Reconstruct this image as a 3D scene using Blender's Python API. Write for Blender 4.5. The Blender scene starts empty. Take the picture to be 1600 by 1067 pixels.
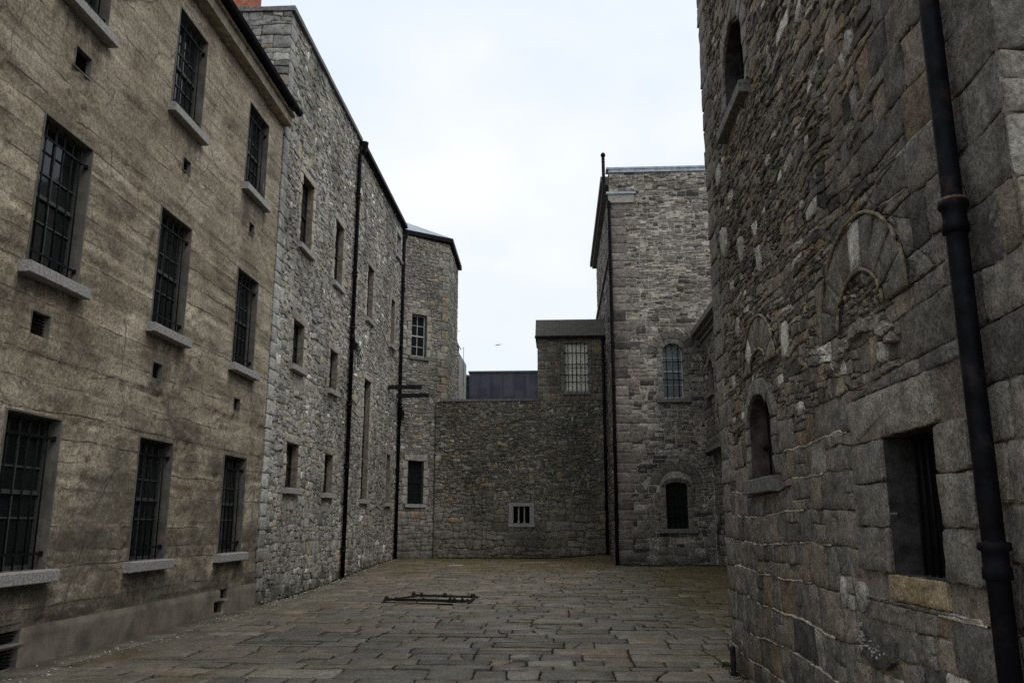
import bpy, math, random
from mathutils import Vector, Matrix, noise
R = random.Random(7)
C = bpy.context.scene.collection
sc = bpy.context.scene
def nz(x, y, z=0.0): return noise.noise(Vector((x, y, z)))
def fb(x, y, z=0.0, o=4): return noise.fractal(Vector((x, y, z)), 1.0, 2.0, o)

# ------------------------------------------------------------ materials
class NT:
    def __init__(s, name):
        s.m = bpy.data.materials.new(name); s.m.use_nodes = True
        s.t = s.m.node_tree; s.b = s.t.nodes['Principled BSDF']
        s.tc = s.t.nodes.new('ShaderNodeTexCoord').outputs['Object']
    def n(s, typ, **kw):
        n = s.t.nodes.new(typ)
        for k, v in kw.items(): setattr(n, k, v)
        return n
    def link(s, a, b): s.t.links.new(a, b)
    def scaled(s, sx, sy, sz):
        m = s.n('ShaderNodeMapping'); m.inputs['Scale'].default_value = (sx, sy, sz)
        s.link(s.tc, m.inputs['Vector']); return m.outputs[0]
    def noise(s, scale, detail=5, rough=.6, vec=None, dist=0):
        n = s.n('ShaderNodeTexNoise'); n.inputs['Scale'].default_value = scale
        n.inputs['Detail'].default_value = detail; n.inputs['Roughness'].default_value = rough
        n.inputs['Distortion'].default_value = dist
        s.link(vec if vec is not None else s.tc, n.inputs['Vector']); return n.outputs['Fac']
    def ramp(s, fac, stops):
        r = s.n('ShaderNodeValToRGB'); e = r.color_ramp.elements
        while len(e) < len(stops): e.new(.5)
        for el, (p, c) in zip(e, stops):
            el.position = p; el.color = (c, c, c, 1) if isinstance(c, (int, float)) else (*c, 1)
        s.link(fac, r.inputs['Fac']); return r.outputs['Color']
    def mix(s, fac, a, b, mode='MIX'):
        m = s.n('ShaderNodeMix', data_type='RGBA', blend_type=mode)
        for sock, v in ((m.inputs[0], fac), (m.inputs[6], a), (m.inputs[7], b)):
            if isinstance(v, (int, float)): sock.default_value = v
            elif isinstance(v, tuple): sock.default_value = (*v, 1)
            else: s.link(v, sock)
        return m.outputs[2]
    def math(s, op, a, b=0.0):
        m = s.n('ShaderNodeMath', operation=op)
        for sock, v in ((m.inputs[0], a), (m.inputs[1], b)):
            if isinstance(v, (int, float)): sock.default_value = v
            else: s.link(v, sock)
        return m.outputs[0]
    def bump(s, h, strength=.5, dist=.02, prev=None):
        b = s.n('ShaderNodeBump'); b.inputs['Strength'].default_value = strength
        b.inputs['Distance'].default_value = dist; s.link(h, b.inputs['Height'])
        if prev is not None: s.link(prev, b.inputs['Normal'])
        return b.outputs[0]
    def done(s, col, rough=.9, normal=None, metal=0, spec=.3):
        if isinstance(col, tuple): s.b.inputs['Base Color'].default_value = (*col, 1)
        else: s.link(col, s.b.inputs['Base Color'])
        if isinstance(rough, (int, float)): s.b.inputs['Roughness'].default_value = rough
        else: s.link(rough, s.b.inputs['Roughness'])
        if normal is not None: s.link(normal, s.b.inputs['Normal'])
        s.b.inputs['Metallic'].default_value = metal
        s.b.inputs['Specular IOR Level'].default_value = spec
        return s.m

def stone_mat(name, tint=(1, 1, 1), fine=38., rust=.35, streak=.0, bd=.02, lich=.5):
    """stone and mortar share it: colour comes per stone, dirt and grain from noise"""
    s = NT(name)
    at = s.n('ShaderNodeAttribute', attribute_name='col').outputs['Color']
    c = s.mix(1.0, at, tint, 'MULTIPLY')
    g = s.noise(fine, 4, .74); c = s.mix(1.0, c, s.ramp(g, [(.34, .52), (.5, 1.0), (.66, 1.48)]), 'MULTIPLY')
    m = s.noise(7., 4, .65); c = s.mix(1.0, c, s.ramp(m, [(.36, .68), (.52, 1.05), (.66, 1.3)]), 'MULTIPLY')
    # iron staining and pale lime bloom
    r1 = s.ramp(s.noise(2.3, 4, .7), [(.56, 0.), (.72, rust)])
    c = s.mix(r1, c, s.mix(1.0, c, (1.35, .98, .62), 'MULTIPLY'))
    w = s.ramp(s.noise(5.5, 5, .75), [(.62, 0.), (.74, lich)])
    c = s.mix(w, c, (.36, .35, .33))
    d = s.ramp(s.noise(.55, 3, .6, vec=s.scaled(1, 1, .6)), [(.32, .62), (.6, 1.12)])
    c = s.mix(1.0, c, d, 'MULTIPLY')
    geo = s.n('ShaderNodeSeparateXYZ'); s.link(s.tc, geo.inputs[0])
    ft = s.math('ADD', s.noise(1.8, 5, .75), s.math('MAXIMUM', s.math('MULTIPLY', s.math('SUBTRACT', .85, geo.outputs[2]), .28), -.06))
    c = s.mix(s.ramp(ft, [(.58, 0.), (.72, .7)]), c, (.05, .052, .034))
    v = s.n('ShaderNodeTexVoronoi'); v.inputs['Scale'].default_value = 30.
    s.link(s.tc, v.inputs['Vector'])
    b1 = s.bump(s.noise(14., 6, .8), .9, bd)
    b2 = s.bump(v.outputs['Distance'], .35, bd * .4, b1)
    b3 = s.bump(g, .55, bd * .35, b2)
    return s.done(c, .93, b3, spec=.15)

def plain(name, col, rough=.7, metal=0, var=.35, scale=14., bump=.2, bd=.004, spec=.3, rustcol=None):
    s = NT(name); n = s.noise(scale, 6, .65)
    c = s.mix(1.0, col, s.ramp(n, [(.37, 1 - var), (.63, 1 + var)]), 'MULTIPLY')
    if rustcol: c = s.mix(s.ramp(s.noise(scale * .5, 6, .7), [(.55, 0.), (.68, .8)]), c, rustcol)
    return s.done(c, s.ramp(n, [(.3, min(1, rough * 1.15)), (.7, rough * .85)]), s.bump(n, bump, bd), metal, spec)

M = {}
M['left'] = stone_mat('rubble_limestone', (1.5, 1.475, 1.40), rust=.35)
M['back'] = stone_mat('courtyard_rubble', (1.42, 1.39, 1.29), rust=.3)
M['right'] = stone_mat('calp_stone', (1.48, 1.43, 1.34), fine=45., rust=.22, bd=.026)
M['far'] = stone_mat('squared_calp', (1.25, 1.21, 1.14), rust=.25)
M['dress'] = plain('dressed_granite', (.30, .28, .25), .85, var=.35, scale=22, bump=.5, bd=.01)
M['dressd'] = plain('dark_dressed_stone', (.15, .145, .135), .9, var=.4, scale=18, bump=.6, bd=.012)
M['sill'] = plain('pale_granite_sill', (.30, .29, .275), .85, var=.35, scale=30, bump=.5, bd=.008)
M['tan'] = plain('tan_dressed_stone', (.17, .148, .12), .9, var=.4, scale=9, bump=.6, bd=.012)
M['dark_reveal'] = plain('dark_reveal_stone', (.04, .038, .035), .9, var=.5, scale=9, bump=.8, bd=.02)  # window reveals, darker than the wall stone around them
M['tan2'] = plain('brown_reveal_stone', (.075, .06, .05), .9, var=.5, scale=7, bump=.8, bd=.02)  # slit window reveal, browner and darker than its surround
M['iron'] = plain('black_painted_iron', (.007, .007, .008), .65, var=.4, bump=.3, spec=.1)
M['rusty'] = plain('rusted_iron', (.016, .013, .012), .8, var=.5, bump=.6, rustcol=(.05, .02, .012))
M['pipe'] = plain('black_cast_iron', (.0065, .0065, .009), .6, var=.5, scale=9, bump=.5, bd=.006, spec=.09, rustcol=(.035, .022, .015))
M['dark'] = plain('dark_interior', (.008, .008, .008), .95, var=.2, spec=.05)
M['frame'] = plain('grey_painted_timber', (.06, .064, .062), .6, var=.25, scale=25)
M['framew'] = plain('white_painted_timber', (.42, .42, .41), .6, var=.2, scale=25)
M['cream'] = plain('cream_painted_fascia', (.30, .26, .19), .8, var=.35, scale=6, bump=.3)
M['blind'] = plain('cream_roller_blind', (.72, .70, .56), .8, var=.1, scale=4, bump=.1)
M['pale'] = plain('pale_grey_pane', (.12, .145, .15), .35, var=.15, scale=4, spec=.6)  # even pale blue-grey over the whole pane
M['brick'] = None
M['lead'] = plain('lead_flashing', (.30, .34, .38), .5, var=.25, scale=5, bump=.3, metal=.3)
M['pebble'] = plain('pale_grit', (.34, .32, .29), .9, var=.5, scale=12, bump=.5)
M['moss'] = plain('moss', (.035, .04, .014), .95, var=.5, scale=20, bump=.8, bd=.02)
M['bird'] = plain('gull_plumage', (.6, .6, .61), .8, var=.2)
M['timber'] = plain('tarred_timber', (.009, .008, .008), .85, var=.4, scale=20, bump=.4)
M['white'] = plain('flaking_white_paint', (.5, .5, .49), .8, var=.2)

def glass_mat(name, col, rough):
    s = NT(name); n = s.noise(3., 3, .5)
    return s.done(col, rough, s.bump(n, .12, .02), 0, .3)
M['glass'] = glass_mat('old_window_glass', (.012, .014, .015), .06)
M['tealglass'] = glass_mat('teal_curtain_glass', (.02, .07, .065), .12)

def brick_mat():
    s = NT('red_brick'); b = s.n('ShaderNodeTexBrick')
    mp = s.n('ShaderNodeMapping'); mp.inputs['Rotation'].default_value = (math.radians(90), 0, 0)
    s.link(s.tc, mp.inputs['Vector']); s.link(mp.outputs[0], b.inputs['Vector'])
    b.inputs['Color1'].default_value = (.42, .10, .05, 1); b.inputs['Color2'].default_value = (.27, .075, .045, 1)
    b.inputs['Mortar'].default_value = (.28, .2, .16, 1); b.inputs['Scale'].default_value = 1
    b.inputs['Brick Width'].default_value = .23; b.inputs['Row Height'].default_value = .075; b.inputs['Mortar Size'].default_value = .008
    c = s.mix(1.0, b.outputs['Color'], s.ramp(s.noise(9., 5), [(.3, .6), (.7, 1.25)]), 'MULTIPLY')
    return s.done(c, .9, s.bump(b.outputs['Fac'], -.5, .01))
M['brick'] = brick_mat()

def slate_mat(name, c1, c2, w, h, rot):
    s = NT(name); b = s.n('ShaderNodeTexBrick')
    mp = s.n('ShaderNodeMapping'); mp.inputs['Rotation'].default_value = rot
    s.link(s.tc, mp.inputs['Vector']); s.link(mp.outputs[0], b.inputs['Vector'])
    b.inputs['Color1'].default_value = (*c1, 1); b.inputs['Color2'].default_value = (*c2, 1)
    b.inputs['Mortar'].default_value = (.012, .012, .012, 1); b.inputs['Scale'].default_value = 1
    b.inputs['Brick Width'].default_value = w; b.inputs['Row Height'].default_value = h; b.inputs['Mortar Size'].default_value = .008
    c = s.mix(1.0, b.outputs['Color'], s.ramp(s.noise(5., 6, .7), [(.3, .6), (.7, 1.35)]), 'MULTIPLY')
    return s.done(c, .75, s.bump(b.outputs['Fac'], -.6, .012))
M['slate'] = slate_mat('mossy_slates', (.085, .082, .06), (.06, .06, .052), .3, .11, (math.radians(-41), 0, 0))
M['slateB'] = slate_mat('blue_slates', (.06, .065, .08), (.045, .05, .06), .3, .2, (0, 0, 0))

def zinc_mat():
    s = NT('zinc_cladding'); v = s.scaled(1.55, 0, 0)
    cell = s.n('ShaderNodeTexVoronoi', feature='F1', distance='CHEBYCHEV'); cell.inputs['Scale'].default_value = 1.4
    cell.inputs['Randomness'].default_value = .55
    mp = s.scaled(1, .01, .55); s.link(mp, cell.inputs['Vector'])
    c = s.mix(s.ramp(cell.outputs['Distance'], [(.36, 0.), (.47, .35)]), (.036, .036, .05), (.085, .09, .11))
    c = s.mix(1.0, c, s.ramp(s.noise(1.8, 6, .7), [(.3, .75), (.7, 1.25)]), 'MULTIPLY')
    return s.done(c, .5, s.bump(s.noise(6., 4), .2, .01), .2, .4)
M['zinc'] = zinc_mat()

def concrete_mat():
    s = NT('board_marked_concrete')
    geo = s.n('ShaderNodeSeparateXYZ'); s.link(s.tc, geo.inputs[0]); Z = geo.outputs[2]; Yc = geo.outputs[1]
    c = s.ramp(s.noise(.9, 6, .65, dist=.4), [(.30, (.190, .158, .114)), (.48, (.282, .237, .171)), (.64, (.38, .33, .25))])
    band = s.noise(1., 6, .7, vec=s.scaled(.8, .8, 4.2), dist=.3)
    c = s.mix(1.0, c, s.ramp(band, [(.38, .72), (.5, 1.0), (.62, 1.2)]), 'MULTIPLY')
    g = s.noise(24., 6, .82); c = s.mix(1.0, c, s.ramp(g, [(.37, .5), (.5, 1.0), (.63, 1.5)]), 'MULTIPLY')
    # board joints: thin, broken, dirt-filled lines at irregular heights, each lift a little different in tone
    wz = s.math('ADD', Z, s.math('MULTIPLY', s.math('SUBTRACT', s.noise(.8, 4, .6), .5), .16))
    wz = s.math('ADD', wz, s.math('MULTIPLY', s.math('SUBTRACT', s.noise(9., 3, .6), .5), .02))
    wz = s.math('MULTIPLY', wz, 3.1)
    ve = s.n('ShaderNodeTexVoronoi', voronoi_dimensions='1D', feature='DISTANCE_TO_EDGE'); ve.inputs['Scale'].default_value = 1; s.link(wz, ve.inputs['W'])
    vc = s.n('ShaderNodeTexVoronoi', voronoi_dimensions='1D'); vc.inputs['Scale'].default_value = 1; s.link(wz, vc.inputs['W'])
    sep = s.n('ShaderNodeSeparateColor'); s.link(vc.outputs['Color'], sep.inputs[0])
    c = s.mix(1.0, c, s.ramp(sep.outputs[0], [(0., .80), (1., 1.18)]), 'MULTIPLY')
    ln = s.ramp(ve.outputs['Distance'], [(.014, 1.), (.045, 0.)])
    ln = s.mix(1.0, ln, s.ramp(s.noise(1., 5, .75, vec=s.scaled(.9, .9, 3.)), [(.44, 0.), (.58, 1.)]), 'MULTIPLY')
    c = s.mix(s.math('MULTIPLY', ln, .9), c, (.04, .034, .026))
    cn = s.n('ShaderNodeTexNoise'); cn.inputs['Scale'].default_value = 1.6; cn.inputs['Detail'].default_value = 6; s.link(s.tc, cn.inputs['Vector'])
    cv = s.mix(.32, s.tc, cn.outputs['Color'], 'ADD')
    ck = s.n('ShaderNodeTexVoronoi', feature='DISTANCE_TO_EDGE'); ck.inputs['Scale'].default_value = .8; s.link(cv, ck.inputs['Vector'])
    ckm = s.mix(1.0, s.ramp(ck.outputs['Distance'], [(.003, 1.), (.016, 0.)]), s.ramp(s.noise(.9, 4), [(.47, 0.), (.55, 1.)]), 'MULTIPLY')
    c = s.mix(s.math('MULTIPLY', ckm, .55), c, (.04, .034, .028))
    v2 = s.n('ShaderNodeTexVoronoi'); v2.inputs['Scale'].default_value = 42.; s.link(s.tc, v2.inputs['Vector'])
    c = s.mix(1.0, c, s.ramp(v2.outputs['Distance'], [(.12, .45), (.34, 1.05)]), 'MULTIPLY')
    # black algae staining, more of it low down
    low = s.math('MULTIPLY', s.math('SUBTRACT', 5.8, Z), .026)
    low = s.math('MAXIMUM', low, -.04)
    st = s.math('ADD', s.noise(.9, 9, .8, vec=s.scaled(1, 1, 1.7), dist=.3), low)
    c = s.mix(s.ramp(st, [(.555, 0.), (.66, .58)]), c, (.05, .046, .038))
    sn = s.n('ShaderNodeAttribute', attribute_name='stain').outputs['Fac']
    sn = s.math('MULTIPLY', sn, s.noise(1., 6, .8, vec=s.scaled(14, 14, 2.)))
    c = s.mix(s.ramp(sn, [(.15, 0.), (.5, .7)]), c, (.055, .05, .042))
    # lime bloom
    w = s.ramp(s.noise(2.6, 9, .85, vec=s.scaled(1, .8, 2.2), dist=.5), [(.57, 0.), (.65, .36)])
    c = s.mix(w, c, (.44, .40, .33))
    v = s.n('ShaderNodeTexVoronoi'); v.inputs['Scale'].default_value = 16.; s.link(s.tc, v.inputs['Vector'])
    pit = s.ramp(v.outputs['Distance'], [(.04, 0.), (.2, 1.)])
    pm = s.ramp(s.noise(1.7, 5), [(.48, 1.), (.62, 0.)])
    pit = s.mix(pm, pit, (1., 1., 1.))
    c = s.mix(1.0, c, s.ramp(pit, [(0., .35), (.6, 1.)]), 'MULTIPLY')
    b = s.bump(s.noise(5., 5, .7), .7, .03); b = s.bump(g, .5, .006, b); b = s.bump(pit, .8, .014, b); b = s.bump(ln, -.9, .02, b)
    return s.done(c, .95, b, spec=.12)
M['conc'] = concrete_mat()
M['plinth'] = plain('cement_plinth', (.17, .148, .115), .92, var=.35, scale=2.2, bump=.4, bd=.01)
M['reveal'] = plain('rendered_reveal', (.125, .118, .105), .92, var=.3, scale=4, bump=.4, bd=.008)

def paving_mat():
    s = NT('stone_flags')
    at = s.n('ShaderNodeAttribute', attribute_name='col').outputs['Color']
    g = s.noise(30., 5, .8); c = s.mix(1.0, at, s.ramp(g, [(.37, .6), (.63, 1.4)]), 'MULTIPLY')
    c = s.mix(1.0, c, s.ramp(s.noise(2.4, 6, .7, dist=.6), [(.3, .62), (.7, 1.25)]), 'MULTIPLY')
    geo = s.n('ShaderNodeSeparateXYZ'); s.link(s.tc, geo.inputs[0])
    # moss and damp spread towards the back of the yard and the right-hand wall
    fy = s.math('MULTIPLY', s.math('SUBTRACT', geo.outputs[1], 24.), .028)
    fx = s.math('MULTIPLY', s.math('SUBTRACT', geo.outputs[0], 1.2), .07)
    f = s.math('ADD', s.noise(.8, 7, .7), s.math('MAXIMUM', s.math('MAXIMUM', fy, fx), -.03))
    c = s.mix(s.ramp(f, [(.50, 0.), (.66, .8)]), c, (.068, .056, .02))
    f2 = s.noise(1.9, 7, .75, dist=.8)
    c = s.mix(s.ramp(f2, [(.56, 0.), (.64, .6)]), c, (.04, .04, .032))
    base_shade = s.math('MULTIPLY', s.math('SUBTRACT', -5.35, geo.outputs[0]), .5)  # contact shadow along the left and back wall feet, painted into the flag colour
    base_shade = s.math('ADD', s.math('MAXIMUM', base_shade, s.math('MULTIPLY', s.math('SUBTRACT', geo.outputs[1], 31.4), .3)), s.noise(1.6, 6, .75))
    c = s.mix(s.ramp(base_shade, [(.58, 0.), (.78, .75)]), c, (.035, .034, .024))
    c = s.mix(1.0, c, (1.52, 1.44, 1.24), 'MULTIPLY')
    b = s.bump(s.noise(7., 4, .7), .6, .02); b = s.bump(g, .5, .006, b)
    return s.done(c, s.ramp(s.noise(1.3, 5), [(.38, .38), (.62, .8)]), b, spec=.3)
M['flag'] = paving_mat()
def joint_mat():
    s = NT('gritty_joints'); g = s.noise(22., 7, .75)
    c = s.ramp(g, [(.35, (.02, .019, .015)), (.55, (.045, .042, .034)), (.7, (.12, .11, .095))])
    f = s.ramp(s.noise(1.1, 6, .7), [(.45, 0.), (.6, .8)])
    c = s.mix(f, c, (.028, .032, .012))
    return s.done(c, .95, s.bump(g, .9, .02), spec=.15)
M['joint'] = joint_mat()

# ------------------------------------------------------------ object helpers
class MB:
    def __init__(s): s.v = []; s.f = []; s.c = []; s.m = []; s.sm = []
    def face(s, idx, col=(.2, .2, .2), mi=0, smooth=False):
        s.f.append(tuple(idx)); s.c.append(col); s.m.append(mi); s.sm.append(smooth)
    def box(s, a, b, col=(.2, .2, .2), mi=0):
        x0, x1 = sorted((a[0], b[0])); y0, y1 = sorted((a[1], b[1])); z0, z1 = sorted((a[2], b[2]))
        i = len(s.v)
        s.v += [(x0,y0,z0),(x1,y0,z0),(x1,y1,z0),(x0,y1,z0),(x0,y0,z1),(x1,y0,z1),(x1,y1,z1),(x0,y1,z1)]
        for q in ((0,3,2,1),(4,5,6,7),(0,1,5,4),(1,2,6,5),(2,3,7,6),(3,0,4,7)): s.face([i+k for k in q], col, mi)
    def tube(s, pts, r, n=10, mi=0, cap=True):
        pts = [Vector(p) for p in pts]; rings = []
        for k, p in enumerate(pts):
            d = (pts[min(k+1, len(pts)-1)] - pts[max(k-1, 0)]).normalized()
            a = d.orthogonal().normalized() if abs(d.z) < .9 else Vector((1, 0, 0))
            a = (a - d * a.dot(d)).normalized(); b = d.cross(a)
            rr = r[k] if isinstance(r, (list, tuple)) else r
            i = len(s.v)
            for j in range(n):
                t = 2 * math.pi * j / n; s.v.append(tuple(p + a * (rr * math.cos(t)) + b * (rr * math.sin(t))))
            rings.append(i)
        for i, j in zip(rings, rings[1:]):
            for k in range(n): s.face((i+k, i+(k+1) % n, j+(k+1) % n, j+k), mi=mi, smooth=True)
        if cap:
            s.face([rings[0]+k for k in range(n)][::-1], mi=mi); s.face([rings[-1]+k for k in range(n)], mi=mi)
    def bar(s, a, b, w, h=None, mi=0):
        """square bar between two points"""
        a = Vector(a); b = Vector(b); d = (b-a).normalized(); h = h or w
        x = d.cross(Vector((0, 0, 1))); x = x.normalized() if x.length > .01 else Vector((1, 0, 0)); y = x.cross(d).normalized()
        i = len(s.v)
        for p in (a, b):
            for sx, sy in ((-1,-1),(1,-1),(1,1),(-1,1)): s.v.append(tuple(p + x*(sx*w/2) + y*(sy*h/2)))
        for q in ((0,3,2,1),(4,5,6,7),(0,1,5,4),(1,2,6,5),(2,3,7,6),(3,0,4,7)): s.face([i+k for k in q], mi=mi)
    def build(s, name, mats, parent=None, loc=None):
        me = bpy.data.meshes.new(name); me.from_pydata(s.v, [], s.f); 
        if not isinstance(mats, (list, tuple)): mats = [mats]
        for m in mats: me.materials.append(m)
        me.polygons.foreach_set('material_index', s.m); me.polygons.foreach_set('use_smooth', s.sm)
        at = me.attributes.new('col', 'FLOAT_COLOR', 'FACE')
        flat = []
        for c in s.c: flat += [c[0], c[1], c[2], 1.0]
        at.data.foreach_set('color', flat)
        me.update()
        o = bpy.data.objects.new(name, me); C.objects.link(o)
        if parent is not None: adopt(o, parent)
        return o
def world_loc(p):
    v = Vector(p.location)
    while p.parent: p = p.parent; v = v + Vector(p.location)
    return v
def adopt(o, parent):
    o.parent = parent
    base = parent
    while base.parent: base = base.parent
    if parent.parent is None: o.matrix_parent_inverse = Matrix.Translation(-Vector(parent.location))
def thing(name, label, cat, loc=(0, 0, 0), group=None):
    o = bpy.data.objects.new(name, None); C.objects.link(o); o.location = loc
    o['label'] = label; o['category'] = cat
    if group: o['group'] = group
    return o
def tag(o, label=None, cat=None, group=None, kind=None):
    if label: o['label'] = label
    if cat: o['category'] = cat
    if group: o['group'] = group
    if kind: o['kind'] = kind
    return o

class Plane:
    """wall plane: u along U, v up, d outward along N"""
    def __init__(s, o, U, N, V=(0, 0, 1)):
        s.o = Vector(o); s.U = Vector(U).normalized(); s.N = Vector(N).normalized(); s.V = Vector(V)
        s.flip = s.U.cross(s.V).dot(s.N) < 0
    def p(s, u, v, d=0.0): 
        q = s.o + s.U*u + s.V*v + s.N*d; return (q.x, q.y, q.z)
    def face(s, mb, idx, col=(.2,.2,.2), mi=0, smooth=False):
        mb.face(tuple(idx)[::-1] if s.flip else idx, col, mi, smooth)
    def box(s, mb, u0, u1, v0, v1, d0, d1, col=(.2,.2,.2), mi=0):
        i = len(mb.v)
        for d in (d0, d1):
            for u, v in ((u0, v0), (u1, v0), (u1, v1), (u0, v1)): mb.v.append(s.p(u, v, d))
        for q in ((0,3,2,1),(4,5,6,7),(0,1,5,4),(1,2,6,5),(2,3,7,6),(3,0,4,7)): s.face(mb, [i+k for k in q], col, mi)
    def quad(s, mb, u0, u1, v0, v1, d, col=(.2,.2,.2), mi=0):
        i = len(mb.v); mb.v += [s.p(u0,v0,d), s.p(u1,v0,d), s.p(u1,v1,d), s.p(u0,v1,d)]
        s.face(mb, (i, i+1, i+2, i+3), col, mi)

# ------------------------------------------------------------ 2-D polygons
def clip(P, a, b, c):
    out = []; n = len(P)
    for i in range(n):
        p = P[i]; q = P[(i+1) % n]; dp = a*p[0]+b*p[1]-c; dq = a*q[0]+b*q[1]-c
        if dp <= 0: out.append(p)
        if (dp < 0 < dq) or (dq < 0 < dp):
            t = dp/(dp-dq); out.append((p[0]+(q[0]-p[0])*t, p[1]+(q[1]-p[1])*t))
    return out
def area(P):
    s = 0
    for i in range(len(P)): x0, y0 = P[i]; x1, y1 = P[(i+1) % len(P)]; s += x0*y1-x1*y0
    return s/2
def bbox(P):
    xs = [p[0] for p in P]; ys = [p[1] for p in P]; return min(xs), max(xs), min(ys), max(ys)
def subtract(P, H):
    """convex P minus convex ccw H"""
    hb = bbox(H); pb = bbox(P)
    if pb[1] <= hb[0] or pb[0] >= hb[1] or pb[3] <= hb[2] or pb[2] >= hb[3]: return [P]
    out = []
    for i in range(len(H)):
        p = H[i]; q = H[(i+1) % len(H)]
        if math.dist(p, q) < 1e-6: continue
        a = q[1]-p[1]; b = -(q[0]-p[0]); c = a*p[0]+b*p[1]     # outside: a x + b y > c
        o = clip(P, -a, -b, -c)
        if len(o) > 2 and area(o) > 1e-4: out.append(o)
        P = clip(P, a, b, c)
        if len(P) < 3: break
    return out
def rect(u0, u1, v0, v1): return [(u0, v0), (u1, v0), (u1, v1), (u0, v1)]
def arch(u0, u1, v0, v1, rise, n=10):
    """opening with a curved head; v1 is the crown"""
    c = (u0+u1)/2; hw = (u1-u0)/2; sp = v1-rise
    P = [(u0, v0), (u1, v0)]
    for k in range(n+1):
        t = math.pi*k/n; P.append((c+hw*math.cos(t), sp+rise*math.sin(t)))
    return P

def chamfer(P, f):
    n = len(P); out = []
    for i in range(n):
        a, p, b = P[i-1], P[i], P[(i+1) % n]
        la = math.dist(a, p); lb = math.dist(b, p)
        if la < 1e-5 or lb < 1e-5: continue
        k = f*min(la, lb)*(.4+.9*R.random()); k = min(k, .45*min(la, lb), .06)
        out.append((p[0]+(a[0]-p[0])*k/la, p[1]+(a[1]-p[1])*k/la))
        out.append((p[0]+(b[0]-p[0])*k/lb, p[1]+(b[1]-p[1])*k/lb))
    return out
def stone(mb, pl, P, h=.02, gap=.012, bev=.012, rough=.004, sp=.08, col=(.2,.2,.2), ch=.25, back=-.02, lumps=.008, inner=True, warp=None):
    if ch > 0: P = chamfer(P, ch)
    if len(P) < 3: return
    Q = []
    n = len(P)
    for i in range(n):
        p = P[i]; q = P[(i+1) % n]; L = math.dist(p, q); k = max(1, int(L/sp))
        for j in range(k):
            t = j/k; Q.append((p[0]+(q[0]-p[0])*t, p[1]+(q[1]-p[1])*t))
    if warp: Q = [warp(*p) for p in Q]
    x0, x1, y0, y1 = bbox(Q); hw = (x1-x0)/2; hh = (y1-y0)/2; cx = (x0+x1)/2; cy = (y0+y1)/2
    if hw < gap*1.3 or hh < gap*1.3: return
    kx = 1-gap/2/hw; ky = 1-gap/2/hh
    Q = [(cx+(a-cx)*kx + rough*R.uniform(-1, 1), cy+(b-cy)*ky + rough*R.uniform(-1, 1)) for a, b in Q]
    tx = R.uniform(-1, 1)*.3*h/max(hw, .05); ty = R.uniform(-1, 1)*.45*h/max(hh, .05)
    bx = max(.3, 1-bev/hw); by = max(.3, 1-bev/hh); m = len(Q); i0 = len(mb.v); sd = R.random()*50
    def H(a, b): return h + (a-cx)*tx + (b-cy)*ty + lumps*(nz(a*6, b*6, sd)+.5*nz(a*17, b*17, sd))
    for a, b in Q: mb.v.append(pl.p(a, b, back))
    for a, b in Q: mb.v.append(pl.p(a, b, max(.1*h, H(a, b)-bev*.9)))
    for a, b in Q:
        a2 = cx+(a-cx)*bx; b2 = cy+(b-cy)*by; mb.v.append(pl.p(a2, b2, H(a2, b2)+R.uniform(-1, 1)*lumps*.3))
    r = 3
    if inner:
        for a, b in Q:
            a2 = cx+(a-cx)*bx*.5; b2 = cy+(b-cy)*by*.5; mb.v.append(pl.p(a2, b2, H(a2, b2)+R.uniform(-.8, 1)*lumps*.35))
        r = 4
    mb.v.append(pl.p(cx, cy, H(cx, cy)+lumps*.1)); ce = len(mb.v)-1
    for k in range(r-1):
        a = i0+k*m; b = a+m
        for j in range(m):
            pl.face(mb, (a+j, a+(j+1) % m, b+(j+1) % m, b+j), col, 0, k > 1)
    a = i0+(r-1)*m
    for j in range(m): pl.face(mb, (a+j, a+(j+1) % m, ce), col, 0, True)

def split(P, tgt, out, slant):
    x0, x1, y0, y1 = bbox(P); w = x1-x0; h = y1-y0
    tw, th = tgt((x0+x1)/2, (y0+y1)/2)
    lw = tw*(.6+1.5*R.random()**1.6+(1.2 if R.random() < .06 else 0)); lh = th*(.65+1.2*R.random()**1.3)
    if w/lw > h/lh and w > lw:
        sl = slant(x0, y0) if callable(slant) else slant; t = x0+w*R.uniform(.3, .7); k = R.gauss(0, sl)
        cy = (y0+y1)/2; a, b, c = 1, k, t+k*cy
    elif h > lh:
        sl = slant(x0, y0) if callable(slant) else slant; t = y0+h*R.uniform(.3, .7); k = R.gauss(0, sl*.6)
        cx = (x0+x1)/2; a, b, c = k, 1, t+k*cx
    else: out.append(P); return
    for Q in (clip(P, a, b, c), clip(P, -a, -b, -c)):
        if len(Q) > 2 and area(Q) > 2e-4: split(Q, tgt, out, slant)

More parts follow.
